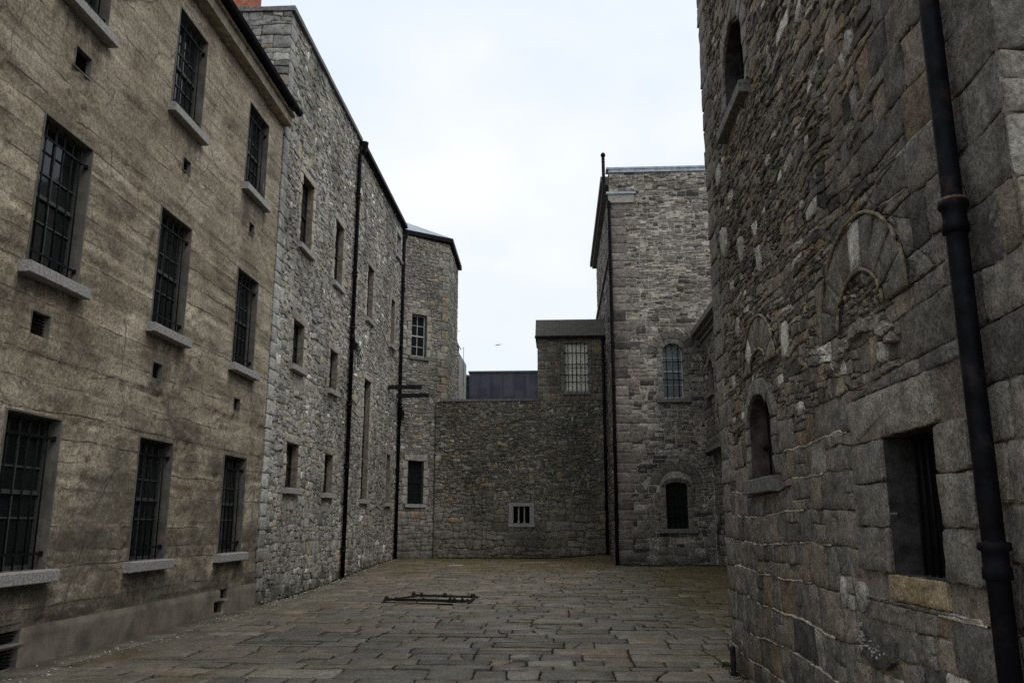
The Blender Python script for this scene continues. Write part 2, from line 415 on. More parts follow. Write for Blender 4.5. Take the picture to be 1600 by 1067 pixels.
def masonry(name, mats, parent, pl, u0, u1, v0, v1, openings, tgt, pal, band=(.24, .36), slant=.08, gap=.014, h=.022, bev=.014,
            rough=.004, sp=.08, ch=.25, lumps=.01, wamp=.02, wfreq=2.2, holes=(), mortar=(.12, .115, .105), mdepth=0.0,
            extra=None, top=None, inner=True, hjit=.5, lines=None, mcol=None):
    """one wall: stones laid in wavering courses round the openings over a mortar backing"""
    mb = MB(); sub = [o for o in holes]
    boxes = [bbox(H) for H in sub]
    def fade(u, v):
        d = min(u-u0, u1-u, v-v0, v1-v)
        for a, b, c, e in boxes:
            dx = max(a-u, u-b, 0); dy = max(c-v, v-e, 0); d = min(d, math.hypot(dx, dy))
            if d <= 0: return 0
        return min(1, max(0, d)/.2)
    def warp(u, v):
        f = fade(u, v)*(wamp(u, v) if callable(wamp) else wamp)
        if f == 0: return (u, v)
        return (u+f*1.6*nz(u*wfreq, v*wfreq, 3.1), v+f*2.2*nz(u*wfreq*.6, v*wfreq, 9.7)+f*.7*nz(u*wfreq*3, v*wfreq*3, 5.2))
    v = v0; courses = []
    while v < v1-.02:
        bh = R.uniform(*band); nv = min(v1, v+bh)
        if v1-nv < band[0]*.5: nv = v1
        courses.append((v, nv)); v = nv
    for (a, b) in courses:
        u = u0
        while u < u1-.01:
            nu = min(u1, u+R.uniform(1.0, 2.2))
            if u1-nu < .3: nu = u1
            cell = []; split([(u, a), (nu, a), (nu, b), (u, b)], tgt, cell, slant)
            for P in cell:
                Ps = [P]
                for H in sub:
                    nx = []
                    for q in Ps: nx += subtract(q, H)
                    Ps = nx
                for q in Ps:
                    if top:
                        for (ta, tb, tc) in top: q = clip(q, ta, tb, tc)
                    if len(q) < 3: continue
                    x0, x1, y0, y1 = bbox(q)
                    if x1-x0 < .03 or y1-y0 < .022 or area(q) < .0012: continue
                    cu, cv = (x0+x1)/2, (y0+y1)/2
                    cc = pal(cu, cv, x1-x0, y1-y0)
                    hs = h*(1+R.uniform(-hjit, hjit))
                    stone(mb, pl, q, hs, gap, bev, rough, sp, cc, ch, lumps=lumps, inner=inner, warp=warp)
            u = nu
    if lines:
        for (a, b) in courses[1:]:
            u = u0
            while u < u1-.1:
                nu = min(u1, u+R.uniform(.4, 1.3))
                if lines(u, a) and lines(nu, a) and R.random() < .92 and min(fade(u, a), fade(nu, a)) > .05:
                    n = max(2, int((nu-u)/.05)); pts = [warp(u+(nu-u)*k/n, a) for k in range(n+1)]; i = len(mb.v)
                    for (x, y) in pts:
                        w = max(.001, .0062+.007*nz(x*7, y*7, 1))
                        for dv, dd in ((-w-.004, .002), (-w, h*1.1+.001), (w, h*1.1+.001), (w+.004, .002)): mb.v.append(pl.p(x, y+dv, dd))
                    for k in range(n):
                        for j in range(3): pl.face(mb, (i+k*4+j, i+k*4+4+j, i+k*4+5+j, i+k*4+1+j), (.36, .335, .29), 0, True)
                u = nu
    if extra: extra(mb, warp)
    # mortar backing, as a grid broken by the openings
    ob = [bbox(o) for o in openings]
    us = {u0, u1}; vs = {v0, v1}
    for a, b, c, e in ob: us |= {a, b}; vs |= {c, e}
    def fill(S, st):
        S = sorted(x for x in S); out = []
        for a, b in zip(S, S[1:]):
            n = max(1, int((b-a)/st))
            out += [a+(b-a)*k/n for k in range(n)]
        return out+[S[-1]]
    us = fill(us, .5); vs = fill(vs, .5)
    for a, b in zip(us, us[1:]):
        if b-a < 1e-6: continue
        for c, e in zip(vs, vs[1:]):
            cu, cv = (a+b)/2, (c+e)/2
            if any(x0 < cu < x1 and y0 < cv < y1 for x0, x1, y0, y1 in ob): continue
            q = rect(a, b, c, e)
            if top:
                for t in top: q = clip(q, *t)
            if len(q) < 3: continue
            i = len(mb.v); mb.v += [pl.p(x, y, mdepth) for x, y in q]
            pl.face(mb, range(i, i+len(q)), mortar, 0)
    for P, (a, b, c, e) in zip(openings, ob):                     # spandrels of arched openings
        top_pts = [p for p in P[2:]]
        if len(top_pts) > 3:
            for p, q in zip(top_pts, top_pts[1:]):
                i = len(mb.v); mb.v += [pl.p(p[0], p[1], mdepth), pl.p(p[0], e+1e-4, mdepth), pl.p(q[0], e+1e-4, mdepth), pl.p(q[0], q[1], mdepth)]
                pl.face(mb, (i+3, i+2, i+1, i)[::-1], mortar, 0)
    return mb.build(name, mats, parent)

def dressed(mb, pl, P, col, h=.026, rough=.002, gap=.008, ch=.05, sp=.12, back=-.03, lumps=.005):
    stone(mb, pl, P, h, gap, .006, rough, sp, col, ch, back=back, lumps=lumps)
def vary(c, k=.12):
    f = 1+R.uniform(-k, k); return (c[0]*f, c[1]*f, c[2]*f)
def surround(mb, pl, o, col, jw=.16, lh=.22, le=.1, h=.035, n=3):
    """lintel and jamb stones round a square opening"""
    a, b, c, e = o
    dressed(mb, pl, rect(a-le, b+le, e, e+lh), vary(col), h)
    for k in range(n):
        y0 = c+(e-c)*k/n; y1 = c+(e-c)*(k+1)/n; w = jw if k % 2 else jw*1.25
        dressed(mb, pl, rect(a-w, a, y0, y1), vary(col), h); w = jw*1.25 if k % 2 else jw
        dressed(mb, pl, rect(b, b+w, y0, y1), vary(col), h)
def ring(mb, pl, cu, sp, hw, rise, tw, col, n=9, h=.035, a0=0, a1=math.pi):
    """voussoirs round a curved head"""
    for k in range(n):
        t0 = a0+(a1-a0)*k/n; t1 = a0+(a1-a0)*(k+1)/n; tm = (t0+t1)/2
        f = lambda t, w: (cu+(hw+w)*math.cos(t), sp+(rise+w)*math.sin(t))
        cc = col(k) if callable(col) else vary(col)
        dressed(mb, pl, [f(t0, 0), f(t0, tw), f(tm, tw), f(t1, tw), f(t1, 0), f(tm, 0)], cc, h)

def window(bld, pl, P, depth, reveal, style='sash', sill=None, bars=None, trim=False, frame='frame', glass='glass', nbar=5, rails=(.08, .5, .9), cols=2, rows=4, fw=.045):
    a, b, c, e = bbox(P)
    mb = MB(); n = len(P)
    for i in range(n):
        p = P[i]; q = P[(i+1) % n]; k = len(mb.v)
        if math.dist(p, q) < 1e-5: continue
        fd = -.021 if trim else .012
        mb.v += [pl.p(p[0], p[1], fd), pl.p(q[0], q[1], fd), pl.p(q[0], q[1], -depth-.06), pl.p(p[0], p[1], -depth-.06)]
        pl.face(mb, (k, k+1, k+2, k+3))
    k = len(mb.v); mb.v += [pl.p(p[0], p[1], -depth-.058) for p in P]; pl.face(mb, range(k, k+n), (.01,.01,.01), 1)
    if trim:
        t = .022
        for (x0, x1, y0, y1) in ((a-t, a, c, e+t), (b, b+t, c, e+t), (a, b, e, e+t)): pl.box(mb, x0, x1, y0, y1, -.02, .012)
    w = mb.build('window', [reveal, M['dark']], bld)
    if sill:
        so, sh, sd, sm = sill; ms = MB()
        P2 = rect(a-so, b+so, c-sh, c); Q = []
        for k in range(12):
            q0 = a-so+(b-a+2*so)*k/12; q1 = a-so+(b-a+2*so)*(k+1)/12; i = len(ms.v)
            j = [.003*nz(q*9, c*3, z) for q in (q0, q1) for z in (1, 5)]
            prof = lambda q, w0, w1: [(q, c-sh+w0, -depth*.5), (q, c-sh+w0, sd-.006), (q, c-sh+.008+w0, sd+w1), (q, c-.022+w1, sd+w0), (q, c-.012+w1, sd-.012), (q, c-.0005, -depth*.5)]
            for pp in (prof(q0, j[0], j[1]), prof(q1, j[2], j[3])): ms.v += [pl.p(*x) for x in pp]
            for z in range(6): pl.face(ms, (i+z, i+6+z, i+6+(z+1) % 6, i+(z+1) % 6))
            if k == 0: pl.face(ms, [i+z for z in range(6)])
            if k == 11: pl.face(ms, [i+11-z for z in range(6)])
        ms.build('window_sill', sm, w)
    if style in ('sash', 'blind'):
        mf = MB(); d0, d1 = -depth-.03, -depth+.015
        inset = 0
        def yt(x):                                    # height of the head at x
            ys = []
            for i in range(n):
                p = P[i]; q = P[(i+1) % n]
                if min(p[0], q[0])-1e-6 <= x <= max(p[0], q[0])+1e-6 and abs(p[0]-q[0]) > 1e-6:
                    ys.append(p[1]+(q[1]-p[1])*(x-p[0])/(q[0]-p[0]))
            return max(ys) if ys else e
        spring = e if n == 4 else P[2][1]
        pl.box(mf, a, a+fw, c, spring, d0, d1); pl.box(mf, b-fw, b, c, spring, d0, d1)
        pl.box(mf, a+fw, b-fw, c, c+fw*1.5, d0, d1)
        if n == 4: pl.box(mf, a+fw, b-fw, e-fw, e, d0, d1)
        else:
            for i in range(2, n-1):
                p, q = P[i], P[i+1]; cx = (a+b)/2; kx = 1-fw/((b-a)/2)
                k = len(mf.v)
                for dd in (d0, d1):
                    for (x, y) in (p, q): mf.v.append(pl.p(x, y, dd)); mf.v.append(pl.p(cx+(x-cx)*kx, spring+(y-spring)*kx, dd))
                for qd in ((4, 5, 7, 6), (1, 3, 7, 5)): pl.face(mf, [k+z for z in qd])
        mid = (c+e)/2
        pl.box(mf, a+fw, b-fw, mid-.025, mid+.025, d0+.008, d1+.012)
        for k in range(1, cols):
            x = a+(b-a)*k/cols; pl.box(mf, x-.012, x+.012, c+fw, yt(x)-fw*.6, d0+.004, d1-.006)
        for k in range(1, rows):
            y = c+(e-c)*k/rows
            if abs(y-mid) > .1: pl.box(mf, a+fw, b-fw, y-.011, y+.011, d0+.005, d1-.008)
        mf.build('window_frame', M[frame], w)
        mp = MB(); k = len(mp.v); mp.v += [pl.p(p[0], p[1], -depth-.012) for p in P]; pl.face(mp, range(k, k+n))
        mp.build('pane', M[glass], w)
        if style == 'blind':
            ml = MB()
            k = a+.06
            while k < b-.08:
                pl.box(ml, k, k+.118, c+.07, e-.05, -depth-.010, -depth-.004); k += .125
            ml.build('blind', M['blind'], w)
    if bars:
        bm = MB(); bd = bars
        def top_at(x):
            if n == 4: return e
            cx = (a+b)/2; hw = (b-a)/2; sp = P[2][1]; return sp+(e-sp)*math.sqrt(max(0, 1-((x-cx)/hw)**2))
        for k in range(nbar):
            x = a+(b-a)*(k+.75)/(nbar+.5); t = top_at(x); t -= 0 if n > 4 else .02
            bm.tube([pl.p(x, c, -bd), pl.p(x, t, -bd)], .0115 if pl.U.y > .5 else .0145, 6)
        for f in rails:
            y = c+(e-c)*f
            hwd = (b-a)/2; x0, x1 = a, b
            if n > 4 and y > P[2][1]:
                q = math.sqrt(max(0, 1-((y-P[2][1])/(e-P[2][1]))**2)); cx = (a+b)/2; x0, x1 = cx-hwd*q, cx+hwd*q
            pl.box(bm, x0, x1, y-.015, y+.015, -bd+.006, -bd+.02)
            for x in (x0, x1):
                s = .025 if x == x0 else -.025
                pl.box(bm, min(x, x+s), max(x, x+s), y-.028, y+.028, -bd-.02, -bd+.026)
        bm.build('iron_bars', M['iron'], w)
    return w

def downpipe(bld, pts, r, joints, name='downpipe', hop=None, jcol=None):
    mb = MB(); mb.tube(pts, r, 14); 
    o = mb.build(name, M['pipe'], bld)
    for (x, y, z) in joints:
        m = MB(); m.tube([(x,y,z-.09),(x,y,z-.085),(x,y,z-.04),(x,y,z-.03),(x,y,z+.03),(x,y,z+.04),(x,y,z+.07),(x,y,z+.075)],
                         [r*1.02, r*1.25, r*1.25, r*1.12, r*1.12, r*1.42, r*1.42, r*1.05], 14)
        
        for sx, sy in ():
            if r < .06 and abs(y-3.84) < .1 and sy: m.box((x-.01, y+sy*r, z-.015), (x+.09, y+sy*(r+.05), z+.02)); 
        m.build('pipe_collar', M['pipe'], o)
    if hop:
        x, y, z = hop; m = MB(); m.tube([(x,y,z-.2),(x,y,z-.1),(x,y,z),(x,y,z+.16),(x,y,z+.2)], [r*1.1, r*1.3, r*2.2, r*2.3, r*2.5], 8)
        m.build('rainwater_hopper', M['pipe'], o)
    return o

def gh(x, y):
    """ground height: level in front, rising a little towards the back wall"""
    t = min(1, max(0, (y-18)/13.)); t = t*t*(3-2*t)
    e = math.exp(-((x-1.6)**2/1.2+(y-32.2)**2/3))*.14
    return .31*t + e

# palettes -------------------------------------------------
def lerp(a, b, t): return tuple(x+(y-x)*t for x, y in zip(a, b))
def pick(cs):
    r = R.random()*sum(w for w, _ in cs)
    for w, c in cs:
        r -= w
        if r <= 0: return c
    return cs[-1][1]
def pal_left(u, v, w, h):
    c = pick([(30, (.225, .222, .215)), (22, (.18, .178, .172)), (14, (.255, .25, .235)), (12, (.22, .195, .16)), (8, (.12, .12, .117)), (1.6, (.25, .205, .155)), (2.0, (.42, .415, .39)), (.5, (.55, .54, .52))])
    return vary(c, .14)
def pal_back(u, v, w, h):
    if v < 2.5: c = pick([(30, (.15, .142, .128)), (22, (.125, .12, .11)), (10, (.165, .148, .12)), (3, (.08, .08, .076)), (1, (.19, .13, .085))])
    else: c = pick([(26, (.15, .145, .13)), (22, (.115, .112, .105)), (14, (.175, .165, .14)), (9, (.085, .083, .08)), (5, (.21, .17, .115)), (4, (.22, .22, .21)), (2, (.30, .295, .28)), (1, (.2, .13, .08))])
    return vary(c, .15)
def pal_far(u, v, w, h):
    c = pick([(30, (.165, .152, .142)), (22, (.14, .13, .122)), (8, (.18, .165, .15)), (11, (.06, .058, .058)), (2, (.20, .18, .155)), (2.2, (.34, .33, .31))])
    return vary(c, .13)
def pal_right(u, v, w, h):
    if v < 2.4 or u < 5.0 or u > 9.6:
        c = pick([(30, (.155, .145, .135)), (22, (.128, .121, .114)), (12, (.172, .153, .128)), (8, (.085, .081, .078)), (1.2, (.165, .135, .10)), (1.6, (.26, .25, .235))])
    else:
        c = pick([(24, (.155, .14, .125)), (20, (.115, .107, .10)), (16, (.185, .16, .128)), (11, (.065, .062, .06)), (2.5, (.16, .12, .085)), (6, (.22, .21, .195)), (3.2 if w > .1 and h > .05 else .8, (.42, .41, .39))])
    return vary(c, .15)

# ============================================================ SETTING: ground and paving
g = MB(); g.box((-300, -300, -.5), (300, 300, -.06))
tag(g.build('ground', M['joint']), kind='structure')
class GP(Plane):
    def p(s, u, v, d=0.0): return (u, v, gh(u, v)+d)
gp = GP((0, 0, 0), (1, 0, 0), (0, 0, 1), (0, 1, 0)); gp.flip = False
pv = MB()
def pal_flag(u, v, w, h):
    c = pick([(30, (.118, .108, .096)), (22, (.10, .094, .088)), (14, (.135, .118, .098)), (10, (.082, .078, .074)), (5, (.15, .12, .092)), (2, (.17, .16, .145)), (.7, (.24, .235, .22))])
    return vary(c, .13)
def pwarp(u, v): return (u+.03*nz(u*.9, v*.9, 1)+.018*nz(u*4, v*4, 2), v+.06*nz(u*.55, v*.7, 7)+.014*nz(u*3.5, v*4, 4))
v = 1.2
while v < 32.6:
    bh = R.uniform(.3, .56) if v < 20 else R.uniform(.3, .5)
    u = -5.12+R.uniform(-.1, .04)
    while u < 8.5:
        w = R.uniform(.45, 1.15) if R.random() < .78 else R.uniform(.28, .45)
        P = [(u, v), (u+w, v), (u+w, v+bh), (u, v+bh)]; cell = [P]
        if R.random() < .16 and bh > .32:
            k = v+bh*R.uniform(.35, .65); cell = [clip(P, 0, 1, k), clip(P, 0, -1, -k)]
        elif R.random() < .2:
            t = u+w*.5; k = R.gauss(0, .25); cell = [clip(P, 1, k, t+k*(v+bh/2)), clip(P, -1, -k, -t-k*(v+bh/2))]
        for q in cell:
            if len(q) > 2: stone(pv, gp, q, R.uniform(.012, .026), R.uniform(.012, .034), .006, .006, .09, pal_flag(u, v, w, bh), .09, lumps=.006, warp=pwarp)
        u += w
    v += bh
v = 1.2
while v < 32.4:                       # long slabs against the left-hand wall
    L = R.uniform(.9, 1.9); v2 = v+L; m = -5.0
    for a, b in ((-6.3, -5.62), (-5.62, -5.1)):
        stone(pv, gp, rect(a, b, v, v2), R.uniform(.014, .022), .016, .012, .004, .12, vary((.105, .097, .085), .15), .08, lumps=.008)
    v = v2
gu = [-7+.5*i for i in range(33)]; gv = [-2+.5*i for i in range(70)]; i0 = len(pv.v); nu = len(gu)
for y in gv:
    for x in gu: pv.v.append((x, y, gh(x, y)+.001))
for j in range(len(gv)-1):
    for i in range(nu-1): k = i0+j*nu+i; pv.face((k, k+1, k+nu+1, k+nu), (.05,.05,.05), 1, True)
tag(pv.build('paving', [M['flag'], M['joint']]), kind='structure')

# grit and moss lying in the joints and along the walls
gr = MB()
def pebble(mb, x, y, z, r):
    i = len(mb.v); s = [R.uniform(.6, 1.3) for _ in range(3)]
    for d in ((1,0,0),(-1,0,0),(0,1,0),(0,-1,0),(0,0,1),(0,0,-1)): mb.v.append((x+d[0]*r*s[0], y+d[1]*r*s[1], z+d[2]*r*s[2]*.6))
    for q in ((0,2,4),(2,1,4),(1,3,4),(3,0,4),(2,0,5),(1,2,5),(3,1,5),(0,3,5)): mb.face([i+k for k in q])
for _ in range(560):
    y = R.uniform(8, 24); x = -5.62+R.gauss(0, .13)+.08*math.sin(y*1.7)
    if R.random() < .35+.65*nz(y*.8, 3)+.2: pebble(gr, x, y, gh(x, y)+.022, R.uniform(.008, .024))
for _ in range(2600):
    y = 7+17*R.random()**1.5; x = R.uniform(-5.2, 2)
    if nz(x*.9, y*.9, 20) > -.05: pebble(gr, x, y, gh(x, y)+.014, R.uniform(.004, .011))
for _ in range(350):
    y = R.uniform(17, 31); x = -5.95+abs(R.gauss(0, .1)); pebble(gr, x, y, gh(x, y)+.02, R.uniform(.008, .022))
tag(gr.build('gravel', M['pebble']), 'pale grit strewn over the paving and along the foot of the left-hand walls', 'gravel', kind='stuff')
ms = MB()
def tuft(mb, x, y, z, r):
    for _ in range(7):
        a = R.uniform(0, 6.28); l = r*R.uniform(.5, 1.2); w = l*.35; i = len(mb.v)
        dx, dy = math.cos(a), math.sin(a)
        mb.v += [(x-dy*w, y+dx*w, z), (x+dy*w, y-dx*w, z), (x+dx*l+dy*w*.3, y+dy*l-dx*w*.3, z+r*.6), (x+dx*l-dy*w*.3, y+dy*l+dx*w*.3, z+r*.55)]
        mb.face((i, i+1, i+2, i+3))
for _ in range(900):
    x = R.uniform(-4.5, 1.9); y = 32.2-abs(R.gauss(0, .12)); tuft(ms, x, y, gh(x, y)+.02, R.uniform(.02, .06))
for _ in range(500):
    x = R.uniform(1.9, 5.4); y = 27.9-abs(R.gauss(0, .15)); tuft(ms, x, y, gh(x, y)+.02, R.uniform(.02, .05))
for _ in range(350):
    y = R.uniform(7, 10.4); x = 1.96-abs(R.gauss(0, .08)); tuft(ms, x, y, .02, R.uniform(.01, .03))
for _ in range(260):
    y = R.uniform(17, 31); x = -6.02+abs(R.gauss(0, .06)); tuft(ms, x, y, gh(x, y)+.02, R.uniform(.02, .05))
tag(ms.build('moss', M['moss']), 'low dark moss and weeds growing where the walls meet the paving', 'moss', kind='stuff')

# ============================================================ LEFT: concrete building
LX = -6.1
PL = Plane((LX, 0, 0), (0, 1, 0), (1, 0, 0))
cb = thing('concrete_building', 'tan board-marked concrete building with nine barred windows on the left', 'building', (LX-2, 10, 0))
colsY = [(8.86, 9.88), (11.86, 12.92), (15.02, 16.1)]
rowsZ = [(1.08, 2.84), (4.56, 6.42), (8.15, 9.9)]
vents = [(9.46, 7.46, .17), (12.56, 7.41, .13), (15.55, 7.40, .13), (9.25, 3.90, .17), (12.2, 3.88, .15), (15.43, 3.82, .14)]
low = [(15.43, .36, .16), (15.2, .14, .17), (9.36, .40, .2), (9.36, .13, .2)]
cops = [(a, b, c, e) for a, b in colsY for c, e in rowsZ] + [(y-s, y+s, z-s*.8, z+s*.8) for y, z, s in vents]
PT = .43                                # plinth height
cops2 = [(y-s, y+s, z-s*.55, z+s*.55) for y, z, s in low]
lifts = []; z = .0
while z < 10.6: z += R.choice((.16, .22, .3, .42, .5))*R.uniform(.85, 1.15); lifts.append((z, R.uniform(-.010, .010), R.random()))
def conc_h(u, v):
    vv = v+.03*nz(u*.6, v*.5, 4)+.012*nz(u*4, v*4, 8)
    d = .010*fb(u*1.1, v*1.1, 2, 4)+.007*fb(u*6, v*6, 5, 3)
    z0 = 0
    for (z, off, r) in lifts:
        if vv < z:
            d += off + .004*nz(u*1.3, r*40, 2)
            e = min(vv-z0, z-vv)
            if e < .03: d -= .028*(1-e/.03)*max(.0, .35+1.6*nz(u*.8, z*3, 6))
            break
        z0 = z
    a = nz(u*.9, v*1.3, 31)
    if a > .15: d -= min(.03, (a-.15)*.12)*max(0, .4+nz(u*9, v*9, 3))*1.4
    return d
def grid_wall(name, mat, parent, pl, u0, u1, v0, v1, ops, step, hf, depth=.05):
    mb = MB(); us = {u0, u1}; vs = {v0, v1}
    for a, b, c, e in ops:
        if a > u0 and b < u1 and c < v1 and e > v0: us |= {a, b}; vs |= {max(c, v0), min(e, v1)}
    def fill(S):
        S = sorted(S); out = []
        for a, b in zip(S, S[1:]):
            n = max(1, round((b-a)/step)); out += [a+(b-a)*k/n for k in range(n)]
        return out+[S[-1]]
    us = fill(us); vs = fill(vs); nu = len(us)
    for v in vs:
        for u in us:
            d = hf(u, v)
            for a, b, c, e in ops:
                if a-1e-6 <= u <= b+1e-6 and c-1e-6 <= v <= e+1e-6: d = 0
            mb.v.append(pl.p(u, v, d))
    for j in range(len(vs)-1):
        cv = (vs[j]+vs[j+1])/2
        for i in range(nu-1):
            cu = (us[i]+us[i+1])/2
            if any(a < cu < b and c < cv < e for a, b, c, e in ops): continue
            k = j*nu+i; pl.face(mb, (k, k+1, k+nu+1, k+nu), smooth=True)
    return mb.build(name, mat, parent)
cw = grid_wall('wall', M['conc'], cb, PL, 3.0, 17.0, PT, 10.5, cops, .045, conc_h)
def stain(u, v):
    t = 0
    for a, b, c, e in cops[:9]:
        L = .35+1.5*max(0, nz(u*5, c, 3)+.3); d = c-.15-v
        if 0 < d < L: k = min(1, max(0, min(u-(a-.2), (b+.2)-u)/.1)); t = max(t, k*(1-d/L))
    for a, b, c, e in cops[9:]:
        d = c-v
        if 0 < d < .6 and a-.02 < u < b+.02: t = max(t, .8*(1-d/.6))
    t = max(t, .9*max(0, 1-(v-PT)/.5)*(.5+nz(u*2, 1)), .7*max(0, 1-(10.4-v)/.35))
    return t
sa = cw.data.attributes.new('stain', 'FLOAT', 'POINT')
sa.data.foreach_set('value', [stain(v.co.y, v.co.z) for v in cw.data.vertices])
plm = MB()
grid_wall('plinth', M['plinth'], cb, PL, 3.0, 17.0, -.1, PT+.02, cops2, .06,
          lambda u, v: .035+.006*fb(u*2, v*2, 3, 3) if v < PT else .01)
for a, b in colsY:
    for c, e in rowsZ:
        window(cb, PL, rect(a, b, c, e), .17, M['reveal'], 'sash', sill=(.12, .15, .13, M['sill']), bars=.055, trim=True, nbar=5, rails=(.1, .87), cols=2, rows=3, fw=.032)
for i, (a, b, c, e) in enumerate(cops[9:]+cops2):
    m = MB()
    for k, (x0, x1, y0, y1) in enumerate(((a-.02, a, c-.02, e+.02), (b, b+.02, c-.02, e+.02), (a, b, e, e+.02), (a, b, c-.02, c))):
        PL.box(m, x0, x1, y0, y1, -.25, .004)
    PL.quad(m, a, b, c, e, -.24, mi=1)
    y = c+.03
    while y < e-.02: PL.box(m, a, b, y, y+.008, -.09, -.06, mi=1); y += .04
    m.build('air_vent', [M['reveal'], M['dark']], cb)
m = MB(); PL.box(m, 3, 17.0, 10.36, 10.56, -.1, .2); PL.box(m, 3, 17.0, 10.56, 10.62, -.1, .26); m.build('eaves_board', M['cream'], cb)
m = MB()
for k in range(9):                       # half-round gutter
    t0 = math.pi*k/9; t1 = math.pi*(k+1)/9; r = .075; i = len(m.v)
    for t in (t0, t1):
        for y in (3.0, 17.02):
            m.v.append((LX+.35-r*math.cos(t), y, 10.68-r*math.sin(t)))
    m.face((i, i+1, i+3, i+2), smooth=True)
for y in (5, 8, 11, 14, 16.5): PL.box(m, y, y+.03, 10.58, 10.66, .2, .38)
PL.box(m, 3, 17.02, 10.675, 10.69, .26, .285); PL.box(m, 3, 17.02, 10.675, 10.69, .415, .435)
m.build('gutter', M['iron'], cb)
m = MB(); i = len(m.v)
m.v += [(LX+.34, 3, 10.66), (LX+.34, 17, 10.66), (LX-4, 17, 12.9), (LX-4, 3, 12.9), (LX-4, 17, 0), (LX-4, 3, 0), (LX, 3, 0), (LX, 3, 10.6)]
m.face((0, 3, 2, 1)[::-1]); m.face((3, 2, 4, 5)); m.face((7, 6, 5, 3, 0)); m.build('roof', M['slateB'], cb)

# ============================================================ LEFT: rubble stone building
sb = thing('rubble_stone_building', 'long grey rubble stone range with small windows and two black downpipes, left side', 'building', (LX-2, 24, 0))
win = [('sq', 18.46, 19.34, 2.40, 3.40), ('sq', 18.46, 19.3, 5.2, 6.26), ('tall', 18.52, 19.45, 8.15, 9.9),
       ('sq', 21.56, 22.4, 2.40, 3.40), ('sq', 21.64, 22.42, 5.14, 6.21), ('tall', 21.6, 22.48, 8.12, 9.9),
       ('tall', 25.6, 26.45, 8.1, 9.86), ('tall', 29.45, 30.2, 8.05, 9.78), ('long', 25.7, 26.6, 2.35, 6.1), ('tall', 29.5, 30.25, 2.34, 4.02), ('top', 30.15, 31.05, 11.72, 12.62)]
ops = [rect(a, b, c, e) for _, a, b, c, e in win]
hol = [rect(a-.2, b+.2, c-.13, e+.2) for _, a, b, c, e in win]
tanc = (.235, .222, .195)
def ex_left(mb, warp):
    for k, a, b, c, e in win:
        surround(mb, PL, (a, b, c, e), tanc if k != 'top' else (.3, .3, .28), jw=.17, lh=.2, le=.17, h=.032, n=4 if e-c < 1.4 else (6 if e-c < 3 else 12))
        dressed(mb, PL, rect(a-.2, a-.13, c-.13, c), tanc, .02); dressed(mb, PL, rect(b+.13, b+.2, c-.13, c), tanc, .02)
    z = 0.0; k = 0                         # quoins at the corner with the concrete building
    while z < 13.3:
        hh = R.uniform(.26, .36); w = .62 if k % 2 else .36
        dressed(mb, PL, rect(17.05, 17.05+w, z, min(z+hh, 13.32)), vary((.25, .25, .245), .15), .02, rough=.006, gap=.012, ch=.08, lumps=.012)
        z += hh; k += 1
def tg_left(u, v):
    if v < 2.2: return (.40, .25) if u > 23 else (.30, .22)
    if R.random() < .2: return (.46, .24)
    if v > 7: return (.25, .125)
    return (.29, .165)
masonry('wall', M['left'], sb, PL, 17.05, 31.5, -.05, 13.32, ops, tg_left, pal_left, band=(.28, .44), slant=.15, gap=.011, h=.016,
        bev=.006, rough=.006, sp=.08, ch=.16, lumps=.014, wamp=.045, mdepth=.003, holes=hol+[rect(17.05, 17.4, -.05, 13.32)], mortar=(.19, .18, .155), extra=ex_left, hjit=.95)
for k, a, b, c, e in win:
    P = rect(a, b, c, e)
    if k == 'top': window(sb, PL, P, .1, M['sill'], 'sash', sill=(.1, .12, .1, M['sill']), frame='framew', cols=2, rows=2)
    else: window(sb, PL, P, .15, M['tan'], 'sash', sill=(.1, .14, .12, M['sill']), frame='timber', cols=2, rows=4 if e-c > 1.4 else 2)
# near end wall above the concrete roof
PE = Plane((0, 17.05, 0), (1, 0, 0), (0, -1, 0))
def tg_end(u, v): return (.42, .24) if u > -7.2 else (.22, .12)
masonry('end_wall', M['left'], sb, PE, -10.5, LX+.03, 10.2, 13.32, [], tg_end, pal_left, band=(.24, .38), slant=.12, gap=.016, h=.024, bev=.008, rough=.006, ch=.12, lumps=.014, wamp=.03, mortar=(.09, .086, .08))
m = MB()
for k in range(9): m.box((LX-.42, 17.0+k*.77, 13.32+R.uniform(0, .012)), (LX+.1, 17.0+k*.77+.757, 13.44+R.uniform(-.012, .012)))
for k in range(5): m.box((LX-4.4+k*.8, 16.98, 13.325), (LX-4.4+k*.8+.787, 17.4, 13.43+R.uniform(-.01, .012))) if k < 5 else None
m.build('coping', M['dressd'], sb)
m = MB(); m.box((LX-4, 17.3, 12.9), (LX-.3, 23.9, 13.3)); m.box((LX-4.2, 17.3, 0), (LX-4, 31.3, 12.9))
i = len(m.v); m.v += [(LX+.1, 23.9, 13.3), (LX+.1, 31.6, 13.3), (LX-4, 31.6, 14.6), (LX-4, 23.9, 14.6), (LX-4, 23.9, 13.2), (LX-4, 31.6, 13.2)]
m.face((0+i, 1+i, 2+i, 3+i)); m.face((i, i+3, i+4)); m.face((i+1, i+5, i+2)); m.face((i+3, i+2, i+5, i+4)); m.build('roof', M['slateB'], sb)
m = MB(); PL.box(m, 23.95, 31.35, 13.17, 13.3, .03, .2); PL.box(m, 23.95, 31.35, 13.12, 13.17, .03, .1)
m.build('gutter', M['iron'], sb)
p1 = LX+.11
dp = downpipe(sb, [(p1+.02, 23.9, 13.1), (p1+.02, 23.62, 13.0), (p1, 23.58, 12.75), (p1, 23.58, .02)], .062,
              [(p1, 23.58, z) for z in (11.4, 8.9, 7.3, 5.0, 3.2, .9)], hop=(p1+.03, 23.9, 13.1))
